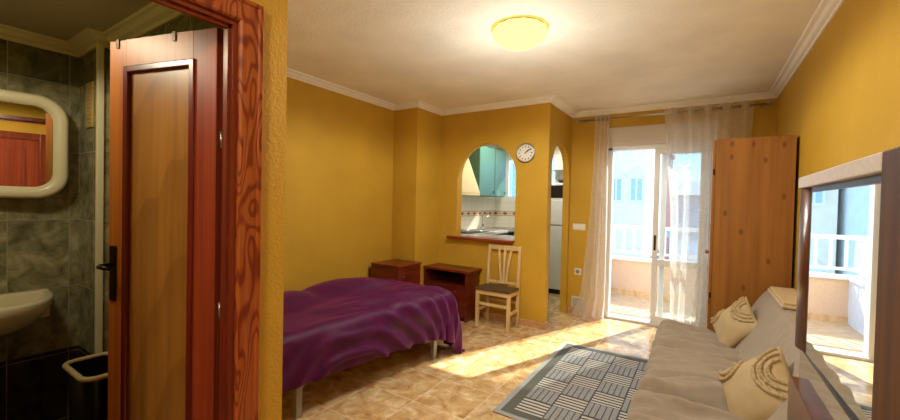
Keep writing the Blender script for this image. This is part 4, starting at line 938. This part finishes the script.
# blanket: a grid of points settled over the mattress by a small position-based cloth solve
def cloth():
    h = .028; U0, U1, V0, V1 = -.225, 1.10, -.27, 1.90
    nu, nv = int((U1 - U0) / h) + 1, int((V1 - V0) / h) + 1
    rs_ = np.random.RandomState(5)
    uu, vv = np.meshgrid(np.linspace(U0, U1, nu), np.linspace(V0, V1, nv), indexing='ij')
    hu, hv = (U1 - U0) / (nu - 1), (V1 - V0) / (nv - 1)
    p = np.stack([uu * .955 + .02, vv * .965, np.full_like(uu, .66)], -1)
    p[..., 2] += .03 * np.sin(uu * 9 + vv * 4) * np.cos(vv * 7 - uu * 3) + rs_.normal(0, .006, uu.shape)
    q = p.copy(); c = np.array([BW / 2, BL / 2 + .2, .28]); hb_ = np.array([BW / 2 + .012, BL / 2 + .212, .28]); rr = .06
    humps = [((.80, .70, .50), (.24, .55, .165)), ((.72, 1.35, .50), (.28, .35, .15)), ((.35, 1.0, .50), (.25, .5, .085))]
    def collide(p):
        d = p - c; a = np.abs(d) - (hb_ - rr); m = np.maximum(a, 0); L_ = np.linalg.norm(m, axis=-1); ins = np.minimum(a.max(-1), 0); sd = L_ + ins - rr
        g = np.where(L_[..., None] > 1e-9, m / np.maximum(L_, 1e-9)[..., None], 0)
        k = np.argmax(a, -1); g2 = np.eye(3)[k]; g = np.where((L_ > 1e-9)[..., None], g, g2) * np.sign(d)
        hit = sd < 0; p = np.where(hit[..., None], p - g * sd[..., None], p)
        for hc, hs in humps:
            e = (p - np.array(hc)) / np.array(hs); l = np.linalg.norm(e, axis=-1); hit2 = l < 1
            e2 = e / np.maximum(l, 1e-6)[..., None]; tgt = np.array(hc) + e2 * np.array(hs)
            p = np.where(hit2[..., None], tgt, p); hit = hit | hit2
        fl = p[..., 2] < .014; p[..., 2] = np.maximum(p[..., 2], .014)
        return p, hit | fl
    def con(p, i0, i1, L0, st):
        a = p[i0]; b = p[i1]; d = b - a; l = np.linalg.norm(d, axis=-1); k = (st * .5 * (l - L0) / np.maximum(l, 1e-6))[..., None] * d
        p[i0] += k; p[i1] -= k
    S = np.s_; dg = math.hypot(hu, hv)
    for it in range(170):
        vel = (p - q) * .96; q = p.copy(); p = p + vel; p[..., 2] -= 9.8 * (1 / 60) ** 2 * .8
        for k in range(14):
            for o in (0, 1):
                n_ = (nu - o) // 2; con(p, S[o:o + 2 * n_:2, :], S[o + 1:o + 2 * n_:2, :], hu, 1)
                n_ = (nv - o) // 2; con(p, S[:, o:o + 2 * n_:2], S[:, o + 1:o + 2 * n_:2], hv, 1)
            for o in (0, 1):
                n_ = (nu - 1 - o) // 2 + ((nu - 1 - o) % 2)
                con(p, S[o:nu - 1:2, :-1], S[o + 1:nu:2, 1:], dg, .4); con(p, S[o + 1:nu:2, :-1], S[o:nu - 1:2, 1:], dg, .4)
        for o in (0, 1, 2, 3):
            for ax in (0, 1):
                n_ = p.shape[ax]; i = np.arange(o, n_ - 2, 4)
                if ax == 0: a, b = S[i, :], S[i + 2, :]; L0 = 2 * hu
                else: a, b = S[:, i], S[:, i + 2]; L0 = 2 * hv
                con(p, a, b, L0, .12)
        p, hit = collide(p)
        q = np.where(hit[..., None], p.copy(), q)
    return p
P = cloth()
def wrinkle(P):
    """pulled velvet folds: arcs sweeping from the foot of the bed round to its near side"""
    nu, nv = P.shape[:2]; du = np.gradient(P, axis=0); dv = np.gradient(P, axis=1); N = np.cross(du, dv); N /= np.maximum(np.linalg.norm(N, axis=-1), 1e-9)[..., None]
    if N[nu // 2, nv // 2, 2] < 0: N = -N
    out = P.copy()
    for i in range(nu):
        for j in range(nv):
            uu_ = -.245 + 1.345 * i / (nu - 1); vv_ = -.33 + 2.23 * j / (nv - 1)
            wn_ = noise.noise(Vector((uu_ * 2.2, vv_ * 2.2, 3.1))); w2 = noise.noise(Vector((uu_ * 5, vv_ * 5, 7.7)))
            d = math.hypot((uu_ + .42) * 1.25, vv_ - 1.25) + .10 * wn_ + .02 * w2
            s_ = .5 + .5 * math.sin(d * 2 * PI / .155); s2 = .5 + .5 * math.sin(d * 2 * PI / .083 + 2 * wn_)
            amp = max(0.0, min(1.0, .62 + 1.5 * noise.noise(Vector((uu_ * 1.9 + 4, vv_ * 1.5, 1.3)))))
            near = 1.0 if uu_ < .28 else max(.22, 1 - (uu_ - .28) / .45)
            h_ = near * amp * (.046 * s_ ** 2.4 + .014 * s2) + .010 * w2 + .008
            if P[i, j, 2] < .2: h_ *= max(.25, P[i, j, 2] / .2)
            out[i, j] = P[i, j] + N[i, j] * max(h_, 0)
    return out
P = wrinkle(P)
rows = [[B @ Vector(P[i, j]) for j in range(P.shape[1])] for i in range(P.shape[0])]
bl = MB().grid(rows, True).build('blanket', 'velvet', loc=F0 + U * .49 + V * .96 + Vector((0, 0, .55)))
tag(bl, 'rumpled purple velvet blanket spread over the bed', 'blanket')
md = bl.modifiers.new('subdivision', 'SUBSURF'); md.levels = 1; md.render_levels = 1
md = bl.modifiers.new('thickness', 'SOLIDIFY'); md.thickness = .008; md.offset = 1

# ------------------------------------------------------------------ daylight
w = bpy.data.worlds.new('sky'); SC.world = w; w.use_nodes = True; nt = w.node_tree; nt.nodes.clear()
out = nt.nodes.new('ShaderNodeOutputWorld'); bg = nt.nodes.new('ShaderNodeBackground'); tc = nt.nodes.new('ShaderNodeTexCoord'); sx = nt.nodes.new('ShaderNodeSeparateXYZ'); rp = nt.nodes.new('ShaderNodeValToRGB')
nt.links.new(tc.outputs['Generated'], sx.inputs[0]); nt.links.new(sx.outputs[2], rp.inputs[0]); nt.links.new(rp.outputs[0], bg.inputs[0]); nt.links.new(bg.outputs[0], out.inputs[0])
cr_ = rp.color_ramp; cr_.elements[0].position = 0.0; cr_.elements[0].color = (.62, .82, 1, 1); cr_.elements[1].position = .55; cr_.elements[1].color = (.20, .46, 1, 1)
e = cr_.elements.new(.14); e.color = (.34, .66, 1, 1)
bg.inputs[1].default_value = 2.6
sd = bpy.data.lights.new('sun', 'SUN'); sd.energy = 11.0; sd.angle = math.radians(.6); sd.color = (1, .93, .8)
so_ = bpy.data.objects.new('sun', sd); COL.objects.link(so_)
el = math.radians(36.7); az = math.radians(22.5)
dirv = Vector((-math.sin(az) * math.cos(el), -math.cos(az) * math.cos(el), -math.sin(el)))
so_.rotation_euler = dirv.to_track_quat('-Z', 'Y').to_euler(); so_.location = (3, 9, 6)
